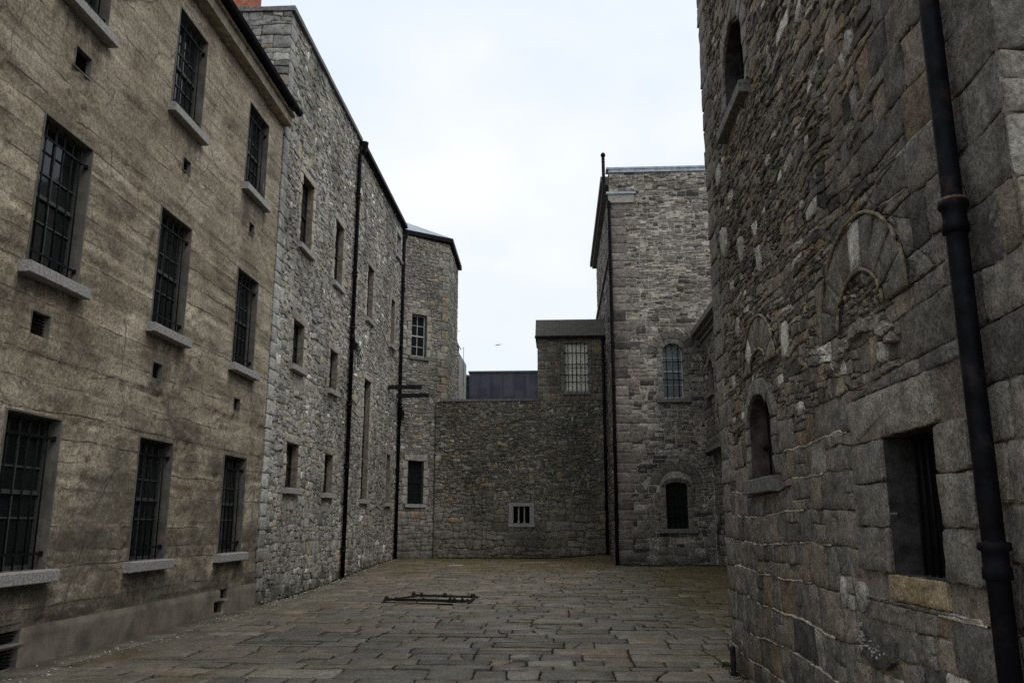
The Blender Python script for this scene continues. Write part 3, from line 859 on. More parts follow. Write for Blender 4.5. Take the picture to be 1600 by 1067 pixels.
dp2 = downpipe(sb, [(p1+.14, 31.38, 13.1), (p1+.03, 31.3, 12.75), (p1, 31.22, 12.6), (p1, 31.22, .28)], .062,
               [(p1, 31.22, z) for z in (10.6, 8.2, 6.0, 3.6, 1.2)])
def spikes(x, y, z, n, pipe, s=1):
    m = MB()
    for k in range(n):
        a = .12+.22*k
        q = (x+.55*math.sin(a)*.4, y+s*(.95*math.sin(.28+a*.75)), z-.95*math.cos(.28+a*.75))
        m.tube([(x, y, z), ((x+q[0])/2+.05, (y+q[1])/2, (z+q[2])/2), q], [.02, .016, .008], 5)
    m.tube([(x+.1, y+s*.2, z-.36), (x+.13, y+s*.42, z-.28)], .01, 5)
    m.tube([(x, y, z-.1), (x, y, z+.1)], .078, 10)
    m.build('climbing_guard', M['iron'], pipe)
spikes(p1, 23.58, 6.95, 5, dp); spikes(p1, 31.22, 6.1, 4, dp2, .5)
for (y, z, x0, x1) in ((29.4, 6.42, LX-.1, LX+1.25), (30.9, 6.34, LX-.05, LX+1.28)):
    m = MB(); m.box((x0, y-.06, z-.07), (x1, y+.06, z+.07)); m.build('timber_beam', M['timber'], sb)
m = MB(); m.tube([(LX, 27.9, 8.3), (LX+.05, 28.4, 8.02), (LX+.05, 29.3, 7.72), (LX+.05, 30.9, 7.6)], .012, 5); m.build('cable', M['iron'], sb)
# brick chimney standing on a stone base
m = MB(); m.box((-9.6, 18.0, 13.2), (-7.62, 19.0, 14.0)); m.box((-9.65, 17.95, 14.0), (-7.56, 19.05, 14.13))
ch = m.build('chimney_base', M['dressd'], sb)
m = MB(); m.box((-9.5, 18.1, 14.13), (-7.58, 18.9, 16.6)); m.box((-9.56, 18.04, 16.6), (-7.55, 18.96, 16.8)); m.build('chimney', M['brick'], sb)

# ============================================================ canted stair tower at the end of the range
st = thing('stair_tower', 'tall canted rubble tower in the far left corner, with a dark gutter and two windows', 'tower', (-6, 33.5, .3))
th = math.atan2(.64, .77)
PT1 = Plane((-6.02, 31.35, 0), (.77, .64, 0), (.64, -.77, 0))
wt = [(.44, 1.12, 8.02, 9.72), (.43, 1.12, 2.33, 3.95)]
qc = (.175, .16, .135)
def ex_tower(mb, warp):
    for a, b, c, e in wt: surround(mb, PT1, (a, b, c, e), (.19, .18, .165), jw=.2, lh=.24, le=.17, h=.03, n=5)
    z = 0; k = 0
    while z < 12.9:
        hh = R.uniform(.27, .38); w = .5 if k % 2 else .32
        dressed(mb, PT1, rect(2.13-w, 2.13, z, min(z+hh, 12.92)), vary(pick([(5, (.20, .185, .16)), (1.3, (.21, .175, .125)), (4, (.17, .165, .155))]), .15), .03, rough=.006, gap=.014, ch=.1, lumps=.01)
        z += hh; k += 1
def pal_tower(u, v, w, h): return lerp(pal_left(u, v, w, h), pal_back(u, v, w, h), .6 if v > 6 else .85)
tg_t = lambda u, v: (.38, .26) if v < 2.2 else (.27, .13)
masonry('wall', M['left'], st, PT1, 0, 2.13, 0, 12.92, [rect(*w) for w in wt], tg_t, pal_tower, band=(.28, .4), slant=.14, gap=.012, h=.016, bev=.006, rough=.006, mdepth=.002,
        sp=.1, ch=.16, lumps=.012, wamp=.035, holes=[rect(a-.21, b+.21, c, e+.24) for a, b, c, e in wt]+[rect(1.8, 2.13, 0, 12.92)], mortar=(.095, .09, .08), extra=ex_tower, hjit=.8, inner=False)
c1 = Vector((-6.02+.77*2.13, 31.35+.64*2.13, 0))
PT2 = Plane(c1, (-.02, 1, 0), (1, .02, 0))
masonry('side_wall', M['left'], st, PT2, 0, 3.6, 0, 12.92, [], lambda u, v: (.42, .22), pal_tower, band=(.28, .38), slant=.1, gap=.014, h=.016, bev=.006, sp=.12, ch=.16, wamp=.03, inner=False)
window(st, PT1, rect(*wt[0]), .16, M['dressd'], 'sash', sill=(.12, .13, .1, M['dressd']), frame='framew', cols=2, rows=4)
wlow = window(st, PT1, rect(*wt[1]), .16, M['dressd'], 'sash', sill=(.12, .13, .1, M['sill']), bars=.0, frame='timber', nbar=4)
for c_ in wlow.children:
    if c_.name.startswith('iron_bars'): c_.data.materials[0] = plain('weathered_grey_bars', (.13, .13, .125), .7)
e0 = [(-6.3, 31.12), (c1.x+.16, c1.y-.12), (c1.x+.09, c1.y+3.75), (-8, c1.y+3.75), (-8, 31.12)]
m = MB(); i = 0
m.v += [(x, y, 12.98) for x, y in e0]+[(x, y, 13.14) for x, y in e0]; n = 5
for k in range(n): m.face((k, (k+1) % n, n+(k+1) % n, n+k))
m.face(range(n)); m.build('gutter', M['iron'], st)
m = MB(); m.v += [(x*.999, y, 13.15) for x, y in e0]+[(-6.6, 34.2, 14.55)]
for k in range(n): m.face((k, (k+1) % n, n))
m.build('roof', M['lead'], st)

# ============================================================ back wall of the yard
BY = 32.3
PB = Plane((0, BY, 0), (1, 0, 0), (0, -1, 0))
bw = thing('courtyard_wall', 'high dark rubble wall closing the yard, with one small three-slot opening', 'wall', (-1.3, BY, .3))
fr = (-1.88, -.90, 1.48, 2.39); op = (-1.70, -1.08, 1.62, 2.25)
def ex_back(mb, warp): pass
tg_b = lambda u, v: (.56, .34) if v < 2.1 else ((.34, .2) if R.random() < .15 else ((.21, .115) if v > 2.6 else (.3, .2)))
PBx0 = -4.75
masonry('wall', M['back'], bw, PB, PBx0, 2.2, .1, 6.3, [rect(*op)], tg_b, pal_back, band=(.26, .38), slant=.2, gap=.013, h=.018, bev=.007, rough=.007, mdepth=.002,
        sp=.07, ch=.22, lumps=.016, wamp=.055, holes=[rect(*fr)], mortar=(.085, .082, .07), hjit=.98)
m = MB(); a, b, c, e = fr
for (x0, x1, y0, y1) in ((a, b, op[3], e), (a-.02, b+.02, c, op[2]), (a, op[0], op[2], op[3]), (op[1], b, op[2], op[3])): PB.box(m, x0+.003, x1-.003, y0+.003, y1-.003, -.3, .06)
fo = m.build('window_surround', M['sill'], bw)
m = MB()
for x in (-1.50, -1.28):
    i = len(m.v); PB.box(m, x-.025, x+.025, op[2], op[3], -.12, -.02); PB.box(m, x-.04, x+.04, op[2], op[2]+.08, -.14, .0)
m.build('mullion', M['dress'], fo)
m = MB(); PB.quad(m, op[0]-.02, op[1]+.02, op[2]-.02, op[3]+.02, -.22); m.build('dark_opening', M['dark'], fo)
m = MB(); x = -4.6
while x < -.75:
    w = R.uniform(.5, .9); x1 = min(x+w, -.74); m.box((x, BY-.06, 6.3), (x1-.01, BY+.5, 6.38+R.uniform(-.01, .015))); x = x1
m.build('coping', M['dressd'], bw)
m = MB(); m.box((PBx0+.3, BY+.35, 0), (4, BY+.5, 6.28)); m.build('rear_face', M['dressd'], bw)

# annex on top of the wall at its right-hand end
an = thing('slate_roofed_annex', 'small stone annex with slate roof and cream blinds, perched over the back wall', 'annex', (.6, BY+.8, 6.4))
wa = (.34, 1.25, 6.66, 8.6)
PB2 = Plane((0, BY-.004, 0), (1, 0, 0), (0, -1, 0))
def ex_an(mb, warp): surround(mb, PB2, wa, (.15, .145, .13), jw=.13, lh=.12, le=.13, h=.024, n=6)
masonry('wall', M['far'], an, PB2, -.74, 1.96, 6.3, 8.84, [rect(*wa)], lambda u, v: (.42, .3), lambda u, v, w, h: vary(pick([(6, (.155, .15, .13)), (3, (.13, .126, .115)), (1, (.18, .14, .10))]), .12),
        band=(.28, .36), slant=.03, gap=.01, h=.02, holes=[rect(wa[0]-.17, wa[1]+.17, wa[2]-.02, wa[3]+.12)], mortar=(.12, .115, .10), extra=ex_an, wamp=.01, ch=.1, lumps=.006, inner=False)
window(an, PB2, rect(*wa), .1, M['dressd'], 'blind', sill=(.1, .13, .1, M['dressd']), bars=.03, frame='framew', nbar=5, rails=(.2, .34, .56, .8), cols=2, rows=2)
m = MB(); m.box((-.74, BY+.0, 6.3), (-.5, BY+2, 8.8)); m.box((-.5, BY+1.8, 6.3), (1.96, BY+2, 8.8)); m.build('side_wall', M['dressd'], an)
m = MB(); i = 0
m.v += [(-.82, BY-.12, 8.84), (2.02, BY-.12, 8.84), (2.02, BY+.95, 9.8), (-.82, BY+.95, 9.8), (2.02, BY+2.1, 8.84), (-.82, BY+2.1, 8.84)]
m.face((0, 1, 2, 3)); m.face((3, 2, 4, 5)); m.face((0, 3, 5)); m.face((1, 4, 2)); m.face((0, 5, 4, 1)); m.build('roof', M['slate'], an)
m = MB(); m.box((-.84, BY-.2, 8.78), (2.02, BY-.121, 8.87)); m.build('gutter', M['iron'], an)
downpipe(an, [(1.84, BY-.13, 8.78), (1.84, BY-.12, .46)], .055, [(1.84, BY-.12, z) for z in (6.2, 3.8, 1.3)])

# ============================================================ far right building
FY = 28.0
PF = Plane((0, FY, 0), (1, 0, 0), (0, -1, 0))
FX = 1.97
fbd = thing('squared_stone_building', 'tall square stone block with two arched barred windows beyond the near right wall', 'building', (4.5, FY+4, .2))
aw = arch(3.60, 4.30, 5.72, 7.60, .35); aw2 = arch(3.56, 4.26, 1.44, 2.93, .12)
def ex_far(mb, warp):
    cc = (.175, .168, .155)
    cu = 3.95; ring(mb, PF, cu, 7.25, .35, .35, .17, cc, 7)
    for k in range(6):
        y0 = 5.72+(7.25-5.72)*k/6; y1 = 5.72+(7.25-5.72)*(k+1)/6
        dressed(mb, PF, rect(3.60-.17, 3.60, y0, y1), vary(cc)); dressed(mb, PF, rect(4.30, 4.30+.17, y0, y1), vary(cc))
    ring(mb, PF, cu, 7.25, .52, .52, .33, lambda k: vary(pick([(4, (.15, .14, .13)), (2, (.10, .10, .10)), (1, (.19, .17, .15))]), .1), 9, h=.024)
    cu = 3.91
    for k in range(4):
        y0 = 1.44+(2.81-1.44)*k/4; y1 = 1.44+(2.81-1.44)*(k+1)/4
        dressed(mb, PF, rect(3.56-.17, 3.56, y0, y1), vary(cc)); dressed(mb, PF, rect(4.26, 4.26+.17, y0, y1), vary(cc))
    ring(mb, PF, cu, 2.81, .35, .12, .16, (.12, .112, .104), 5)
    ring(mb, PF, cu, 2.85, .52, .45, .36, lambda k: vary((.145, .135, .125), .15), 9, h=.012)
    z = .1; k = 0
    while z < 13.0:
        hh = R.uniform(.27, .36)
        w = R.uniform(.8, 1.0) if k % 2 else R.uniform(.45, .6)
        dressed(mb, PF, rect(FX, FX+w, z, z+hh), vary(pick([(6, (.17, .155, .145)), (2, (.14, .13, .125)), (1.3, (.065, .063, .063))]), .14), .016, rough=.004, gap=.018, ch=.07, lumps=.006)
        z += hh; k += 1
def tg_far(u, v):
    if R.random() < .12: return (.5, .24)
    if v < 8.6: return (.58, .28) if u < 3.3 or v < 1.3 else (.42, .16)
    return (.34, .085)
hull1 = arch(3.60-.5, 4.30+.5, 6.9, 8.1, 1.2); 
fh = [arch(3.10, 4.80, 7.25, 8.10, .85), rect(3.43, 4.47, 5.6, 7.25), arch(3.03, 4.79, 2.85, 3.66, .81), rect(3.39, 4.43, 1.3, 2.98)]
masonry('wall', M['far'], fbd, PF, FX, 9.0, 0, 13.9, [aw, aw2], tg_far, pal_far, band=(.27, .33), slant=.06, gap=.019, h=.011, bev=.005, rough=.005, sp=.08, mdepth=.004,
        ch=.10, lumps=.008, wamp=.034, holes=fh+[rect(FX, FX+.45, .1, 13.1)], mortar=(.30, .285, .255), extra=ex_far, hjit=.9)
window(fbd, PF, aw, .14, M['dressd'], 'sash', sill=(.2, .14, .12, M['dressd']), bars=.04, frame='framew', glass='pale', nbar=3, rails=(.34, .67), cols=2, rows=4)
window(fbd, PF, aw2, .14, M['dressd'], 'sash', sill=(.26, .14, .12, M['dressd']), bars=.04, frame='timber', nbar=4, rails=(.25, .7), cols=2, rows=4)
PS = Plane((FX, 0, 0), (0, 1, 0), (-1, 0, 0))
sarch = arch(33.5, 35, 8.2, 11.2, .75)
masonry('side_wall', M['far'], fbd, PS, FY, 38, 0, 13.5, [], lambda u, v: (.5, .25), pal_far, band=(.27, .36), slant=.06, gap=.02, h=.014, sp=.14, ch=.16, wamp=.02, mortar=(.18, .17, .15), inner=False)
m = MB(); m.box((FX-.2, FY+.12, 13.5), (FX+.3, 38.2, 13.62)); m.box((FX-.3, FY+.12, 13.62), (FX+.3, 38.3, 13.82)); m.box((FX-.09, FY+.12, 10.9), (FX+.1, 38.05, 11.05))
m.build('cornice', M['dressd'], fbd)
m = MB(); m.box((FX-.02, FY-.05, 13.9), (9.05, FY+.35, 14.02)); m.box((FX-.1, FY-.07, 14.02), (9.05, FY+.4, 14.09))
m.box((FX-.12, FY-.12, 13.06), (FX+.92, FY+.12, 13.14)); m.build('lead_capping', M['lead'], fbd)
m = MB(); m.box((FX-.06, FY-.075, 12.74), (FX+.85, FY+.1, 13.06)); m.build('kneeler_stone', M['dress'], fbd)
m = MB(); m.box((FX+.2, FY+.3, 13.3), (9, 38, 13.9)); m.box((8.8, FY+.3, 0), (9, 38, 13.3)); m.box((FX+.3, 37.8, 0), (9, 38, 13.3)); m.build('roof', M['slateB'], fbd)
px = FX-.17
downpipe(fbd, [(px-.02, FY+.1, 14.62), (px-.02, FY+.1, 13.2), (px+.05, FY-.02, 12.95), (px+.13, FY-.12, 12.75), (px+.13, FY-.12, 6), (px+.1, FY-.12, .2)], .06,
         [(px+.13, FY-.12, z) for z in (12.6, 10.2, 7.6, 6.1)]+[(px+.11, FY-.12, z) for z in (4.2, 1.7)])
m = MB(); m.tube([(px-.02, FY+.1, 14.6), (px-.02, FY+.1, 14.68), (px-.02, FY+.1, 14.74)], [.085, .085, .03], 10); m.build('vent_cap', M['iron'], fbd)

# ============================================================ low link building on the right, half hidden
lk = thing('link_building', 'low stone building with moulded cornice between the near and far right-hand blocks', 'building', (7, 20, .1))
P5 = Plane((4.95, 0, 0), (0, 1, 0), (-1, 0, 0)); P6 = Plane((5.15, 0, 0), (0, 1, 0), (-1, 0, 0))
lw = arch(26.1, 26.95, 5.7, 6.75, .38); lw2 = rect(25.9, 26.5, 2.1, 2.85)
def ex_lk(mb, warp):
    ring(mb, P5, 26.525, 6.37, .425, .38, .2, (.17, .16, .145), 7)
masonry('upper_wall', M['far'], lk, P5, 11, 27.96, 4.0, 7.6, [lw], lambda u, v: (.6, .3), pal_far, band=(.3, .36), slant=.03, gap=.014, h=.018, ch=.1, lumps=.008, wamp=.012,
        holes=[arch(25.9, 27.15, 5.6, 6.95, .58)], mortar=(.15, .14, .125), extra=ex_lk, inner=False)
masonry('lower_wall', M['far'], lk, P6, 11, 27.96, 0, 4.0, [lw2], lambda u, v: (.5, .28), pal_far, band=(.28, .34), slant=.05, gap=.014, h=.018, ch=.12, lumps=.008, wamp=.015,
        holes=[rect(25.8, 26.6, 2.0, 2.95)], mortar=(.14, .13, .12), inner=False)
window(lk, P5, lw, .14, M['dressd'], 'sash', sill=(.12, .16, .12, M['dressd']), frame='timber')
window(lk, P6, lw2, .14, M['dressd'], 'sash', sill=(.1, .12, .1, M['dressd']), frame='timber')
m = MB(); m.box((4.88, 12, 3.88), (5.18, 27.95, 4.0)); m.build('string_course', M['dressd'], lk)
m = MB(); m.box((4.87, 12, 7.6), (5.3, 27.95, 7.74)); m.box((4.76, 12, 7.74), (5.3, 27.95, 7.86)); m.box((4.62, 12, 7.86), (5.3, 27.95, 8.04)); m.build('cornice', M['dressd'], lk)
m = MB(); m.box((5.3, 12, 7.5), (9, 27.9, 8.1)); m.build('roof', M['slateB'], lk)

# ============================================================ near right building
RX = 2.0
PR = Plane((RX, 0, 0), (0, 1, 0), (-1, 0, 0))
Y0, Y1 = 3.47, 10.27
nb = thing('near_stone_building', 'dark near right stone building with blocked arches, arched slit window and thick black pipe', 'building', (RX+2, 7, 0))
rw = rect(4.50, 5.20, 1.31, 2.11); raw = arch(7.80, 8.68, 2.04, 2.84, .28); ruw = [(7.93, 6.0), (8.86, 6.0), (8.86, 6.62), (8.72, 6.95), (8.40, 7.12), (8.08, 6.98), (7.93, 6.7)]
ruw = [(7.93, 6.02), (8.86, 6.02), (8.86, 6.66), (8.74, 6.88), (8.4, 7.02), (8.06, 6.88), (7.93, 6.66)]
WS = [(5.58, .86, .66, .30, .07), (7.16, 3.16, .24, .36, .40), (7.86, 4.12, .17, .28, .38), (8.57, 4.46, .26, .30, .33), (8.95, 3.70, .16, .24, .30), (9.42, 4.82, .36, .40, .36), (9.5, 5.7, .3, .3, .33), (6.84, 2.52, .18, .12, .45),
      (6.1, 5.63, .16, .22, .30), (5.80, 1.14, .2, .22, .27), (6.14, 1.14, .13, .22, .30), (7.3, 4.9, .2, .12, .34), (5.06, 2.62, .12, .14, .36), (6.4, 4.1, .12, .1, .3), (5.15, 4.75, .16, .2, .27)]
def ex_right(mb, warp):
    dk = (.145, .137, .127)
    # square window: lintel, jambs, yellowish sill stone
    dressed(mb, PR, rect(4.42, 5.75, 2.11, 2.40), vary((.155, .145, .13)), .03, rough=.006, ch=.06, lumps=.012, sp=.06)
    for (y0, y1) in ((1.31, 1.58), (1.58, 1.85), (1.85, 2.11)):
        dressed(mb, PR, rect(5.20, 5.75, y0, y1), vary(dk), .028, rough=.006, ch=.08, lumps=.012, sp=.06)
        dressed(mb, PR, rect(4.12, 4.50, y0, y1), vary(dk), .028, rough=.006, ch=.08, lumps=.012, sp=.06)
    dressed(mb, PR, rect(4.52, 5.26, 1.16, 1.31), (.235, .19, .13), .03, rough=.005, ch=.06, lumps=.01, sp=.05)
    # arched slit
    ring(mb, PR, 8.24, 2.56, .44, .28, .17, (.15, .145, .135), 5)
    for k in range(3):
        y0 = 2.04+.173*k; dressed(mb, PR, rect(7.62, 7.80, y0, y0+.173), vary((.16, .152, .14))); dressed(mb, PR, rect(8.68, 8.86, y0, y0+.173), vary((.16, .15, .135)))
    # upper window dressings
    for k in range(3):
        y0 = 6.02+.22*k; dressed(mb, PR, rect(7.76, 7.93, y0, y0+.22), vary(dk)); dressed(mb, PR, rect(8.86, 9.05, y0, y0+.22), vary(dk))
    ring(mb, PR, 8.4, 6.66, .47, .36, .22, dk, 7)
    # blocked relieving arches: voussoirs between two raised mortar ribs
    def blocked(cu, sp, hw, rise, tw, n, keyk, cols, fill=True):
        ring(mb, PR, cu, sp, hw, rise, tw, lambda k: ((.40, .39, .37) if k == keyk else vary(pick(cols), .1)), n, h=.03)
        for w in (-.012, tw+.012):
            pts = []
            for k in range(25):
                t = math.pi*k/24; pts.append(PR.p(cu+(hw+w)*math.cos(t)+.008*nz(k*.7, w*50), sp+(rise+w)*math.sin(t)+.008*nz(k*.9, 3), .036))
            mb.tube(pts, .013, 6)
            for k in range(25-1): 
                pass
            for q in range(-24*6-2, 0): mb.c[q] = (.19, .16, .12)
    blocked(5.35, 2.90, .42, .32, .34, 9, 4, [(4, (.135, .128, .12)), (1.5, (.14, .122, .105)), (3, (.11, .106, .10))])
    blocked(8.10, 3.08, .34, .20, .30, 7, 1, [(4, (.15, .14, .13)), (2, (.17, .15, .13))])
    # rough projecting hood of broken stones left over the square window
    for k in range(8):
        t0 = math.pi*(.04+.92*k/8); t1 = math.pi*(.04+.92*(k+1)/8)
        f = lambda t, w: (5.36+(.46+w)*math.cos(t), 2.60+(.20+w*.8)*math.sin(t)+.012*nz(t*5, w*9))
        w = R.uniform(.09, .15)
        stone(mb, PR, [f(t0, 0), f(t1, 0), f(t1, w), f(t0, w*R.uniform(.8, 1.1))], R.uniform(.04, .065), .004, .010, .008, .04, vary((.16, .15, .138), .12), .12, lumps=.03)
    for (u, v, w, h, cc) in WS:
        P = []
        for k in range(8):
            a = 2*math.pi*(k+.5)/8; q = .5*R.uniform(.85, 1.05)/max(abs(math.cos(a)), abs(math.sin(a)))**.75
            P.append((u+w*q*math.cos(a), v+h*q*math.sin(a)))
        stone(mb, PR, P, .026, .012, .006, .004, .05, vary((cc, cc*.98, cc*.94), .08), .1, lumps=.014)
    for _ in range(46):                        # flaking white paint marks on one dark stone
        if R.random() < .45: u, v = 5.84+R.gauss(0, .018), .90+R.gauss(0, .045)
        else: u, v = R.uniform(5.42, 5.84), .82+.012*R.gauss(0, 1)+(.03 if R.random() < .2 else 0)
        s = R.uniform(.003, .0065); i = len(mb.v)
        pts = [(u+s*R.uniform(.4, 1)*math.cos(a), v+s*1.8*R.uniform(.4, 1)*math.sin(a)) for a in (0, 1.2, 2.5, 3.8, 5)]
        mb.v += [PR.p(x, y, .039) for x, y in pts]+[PR.p(x, y, .01) for x, y in pts]
        PR.face(mb, range(i, i+5), (.33, .33, .32))
        for k in range(5): PR.face(mb, (i+5+k, i+5+(k+1) % 5, i+(k+1) % 5, i+k), (.33, .33, .32))
    z = -.05; k = 0                           # corner quoins
    while z < 12.9:
        hh = R.uniform(.27, .36); w = .75 if k % 2 else .45
        dressed(mb, PR, rect(Y1-w, Y1, z, z+hh), vary((.16, .152, .142), .14), .018, rough=.005, gap=.01, ch=.05, lumps=.012, sp=.07)
        z += hh; k += 1
def tg_right(u, v):
    if v < 2.4: return ((.36, .5) if R.random() < .9 else (.3, .14))
    if u < 4.95: return (.5, .5)
    if u < 5.7 and v > 3.3: return (.3, .16)
    if R.random() < .16: return (.36, .2)
    if v > 3.4: return (.27, .078)
    return (.2, .1)
rh = [rect(4.12, 5.75, 1.16, 2.40), rect(7.62, 8.86, 1.88, 2.56), arch(7.62, 8.86, 2.56, 3.01, .45), rect(7.76, 9.05, 5.9, 6.68), arch(7.7, 9.1, 6.66, 7.24, .58),
      arch(4.58, 6.12, 2.90, 3.57, .67), arch(7.45, 8.75, 3.08, 3.59, .51), rect(Y1-.45, Y1, -.05, 12.95)] + [rect(u-w/2, u+w/2, v-h/2, v+h/2) for u, v, w, h, _ in WS]
# fill inside the blocked arches is rubble again, laid as extra stones
masonry('wall', M['right'], nb, PR, Y0, Y1, -.05, 12.9, [rw, raw, ruw], tg_right, pal_right, band=(.25, .32), slant=lambda u, v: .03 if v < 2.4 or u < 4.95 else .12, gap=.010, h=.015, bev=.006, rough=.004, sp=.045, mdepth=.0,
        ch=.08, lumps=.013, wamp=lambda u, v: .022 if v < 2.4 or u < 4.95 or u > 9.7 else .045, wfreq=1.8, holes=rh, mortar=(.135, .122, .105), extra=ex_right, hjit=.5, lines=lambda u, v: v < 2.35 or u < 4.9 or u > 9.7)
for (a, b, c, e) in ((4.96, 5.74, 2.92, 3.2), (7.8, 8.4, 3.1, 3.26)):
    m = MB(); cell = []; split(rect(a, b, c, e), lambda u, v: (.13, .07), cell, .3); cu = (a+b)/2; hw = (b-a)/2
    for q in cell:
        x0, x1, y0, y1 = bbox(q)
        if (((x0+x1)/2-cu)/hw)**2+(((y0+y1)/2-c)/(e-c+.03))**2 < .95: stone(m, PR, q, .02, .012, .012, .005, .05, pal_right(6, 3, .1, .1), .3, lumps=.015)
    m.build('arch_infill', M['right'], nb)
for P, d, stl, sl in ((rw, .12, 'none', None), (raw, .15, 'none', (.14, .15, .09, M['dressd'])), (ruw, .16, 'none', (.14, .14, .12, M['dressd']))):
    w = window(nb, PR, P, d, {0: M['dark_reveal'], 1: M['tan2']}[int(P is raw)], stl, sill=sl)
    a, b, c, e = bbox(P); mm = MB()
    if P is rw:
        PR.box(mm, a, a+.03, c, e, -d-.05, -d); PR.box(mm, a+.26, a+.29, c, e, -d-.05, -d+.01); PR.box(mm, a+.03, a+.26, c, c+.04, -d-.05, -d)
        for k in (.36, .45, .54): mm.tube([PR.p(a+k, c, -d+.02), PR.p(a+k, e, -d+.02)], .011, 6)
    else:
        for k in (.25, .5, .75): x = a+(b-a)*k; mm.tube([PR.p(x, c, -d+.03), PR.p(x, e-.03, -d+.03)], .011, 6)
        PR.box(mm, a, b, c+.3, c+.33, -d+.01, -d+.045)
    mm.build('iron_bars', M['iron'], w)
PN = Plane((0, Y0, 0), (1, 0, 0), (0, -1, 0))
masonry('end_wall', M['right'], nb, PN, RX-.02, 6.5, -.05, 12.9, [], lambda u, v: (.55, .33), pal_right, band=(.28, .36), slant=.05, gap=.01, h=.018, bev=.006, sp=.08, ch=.08, lumps=.015, wamp=.02, mdepth=.005,
        mortar=(.135, .122, .105), lines=lambda u, v: True)
m = MB(); m.box((RX-.004, Y0-.004, -.05), (RX+.25, Y0+.25, 12.8)); m.box((RX+.3, Y0+.3, 12.5), (6.5, Y1-.1, 12.88)); m.box((RX+.02, Y1-.12, 0), (6.5, Y1-.02, 12.88)); m.box((6.4, Y0+.05, 0), (6.5, Y1-.12, 12.5)); m.build('roof', M['dressd'], nb)
pj = [(RX-.10, 3.84, z) for z in (5.4, 3.03, 1.45)]
dpn = downpipe(nb, [(RX-.10, 3.84, 12.7), (RX-.10, 3.84, 6), (RX-.10, 3.84, 2), (RX-.10, 3.84, .0)], .048, pj)
m = MB(); m.tube([(RX-.10, 3.84, 3.10), (RX-.10, 3.84, 3.118)], .054, 14); m.build('pipe_packing', plain('rust_orange_packing', (.15, .09, .055), .9, var=.6), dpn)
# ============================================================ beyond the wall
zb = thing('zinc_clad_building', 'modern flat-topped building with dark violet-grey zinc panels behind the back wall', 'building', (-1, 47, 0))
m = MB(); m.box((-4.8, 45, 0), (6, 52, 9.75)); m.build('wall', M['zinc'], zb)
m = MB(); m.box((-4.85, 44.93, 9.75), (6.05, 52.05, 9.83)); 
m.build('parapet_capping', plain('folded_zinc_edge', (.10, .11, .125), .45, .3), zb)
m = MB()
for k in range(18): m.box((-4.8+.62*k-.012, 44.96, 0), (-4.8+.62*k+.012, 44.998, 9.75))
m.build('standing_seams', M['zinc'], zb)
gb = thing('glazed_link', 'green glazed stair link beside the zinc-clad building', 'building', (-5.5, 46, 0))
m = MB(); m.box((-6.4, 45.3, 0), (-4.86, 50, 9.5)); m.build('glazing', M['tealglass'], gb)
m = MB()
for x in (-6.4, -5.62, -5.1): m.box((x-.03, 45.2, 0), (x+.03, 45.297, 9.5))
for z in (8.1, 9.0): m.box((-6.4, 45.22, z), (-4.87, 45.295, z+.05))
m.box((-6.45, 45.15, 9.5), (-4.87, 50, 9.66)); m.build('glazing_frame', M['frame'], gb)
ds = thing('distant_stone_building', 'far sliver of rubble building with sloping parapet just right of the tower', 'building', (-7, 40, 0))
PD = Plane((0, 38.6, 0), (1, 0, 0), (0, -1, 0))
topc = [(1.9, 1, 10.25+1.9*-4.85)]
masonry('wall', M['left'], ds, PD, -6.6, -4.62, 3, 10.6, [], lambda u, v: (.3, .18), pal_left, band=(.28, .4), slant=.15, gap=.02, h=.03, sp=.14, ch=.25, mortar=(.1, .095, .085), top=topc, inner=False)
m = MB(); i = 0
pp = [(-5.03, 10.6), (-4.58, 9.745), (-4.58, 9.83), (-5.03, 10.69)]
for y in (38.52, 39.1): m.v += [(x, y, z) for x, z in pp]
for q in ((0,1,2,3),(7,6,5,4),(3,2,6,7),(1,5,6,2),(0,4,5,1),(0,3,7,4)): m.face(q)
m.box((-6.6, 38.52, 10.6), (-5.03, 39.1, 10.69))
m.build('coping', M['dressd'], ds)
m = MB(); m.box((-6.6, 38.62, 0), (-4.64, 39, 3)); m.box((-4.7, 38.7, 0), (-4.64, 42, 9.6)); m.build('side_wall', M['left'], ds)
m = MB(); m.tube([(-4.72, 38.5, 7.45), (-4.72, 38.35, 7.42)], [.09, .13], 10); m.tube([(-4.72, 38.55, 7.45), (-4.72, 38.55, 7.1)], .03, 6)
m.build('floodlight', M['framew'], ds)
m = MB(); m.tube([(-4.45, 39, 8), (-4.45, 39, 9.9)], .012, 5); m.box((-4.52, 38.99, 9.85), (-4.43, 39.01, 9.87)); m.build('aerial', M['frame'], ds)
m = MB()
for _ in range(40):
    x, y, z = -4.95+R.gauss(0, .1), 38.7+R.gauss(0, .08), 10.6+R.random()*.12; tuft(m, x, y, z, .05)
for _ in range(12):
    x = -4.9+R.uniform(-.05, .2); m.tube([(-4.98, 38.7, 10.55), (x, 38.7, 10.8+R.random()*.06)], .004, 4)
tag(m.build('weed', M['moss']), 'tiny weed sprouting from the parapet right of the tower', 'plant')

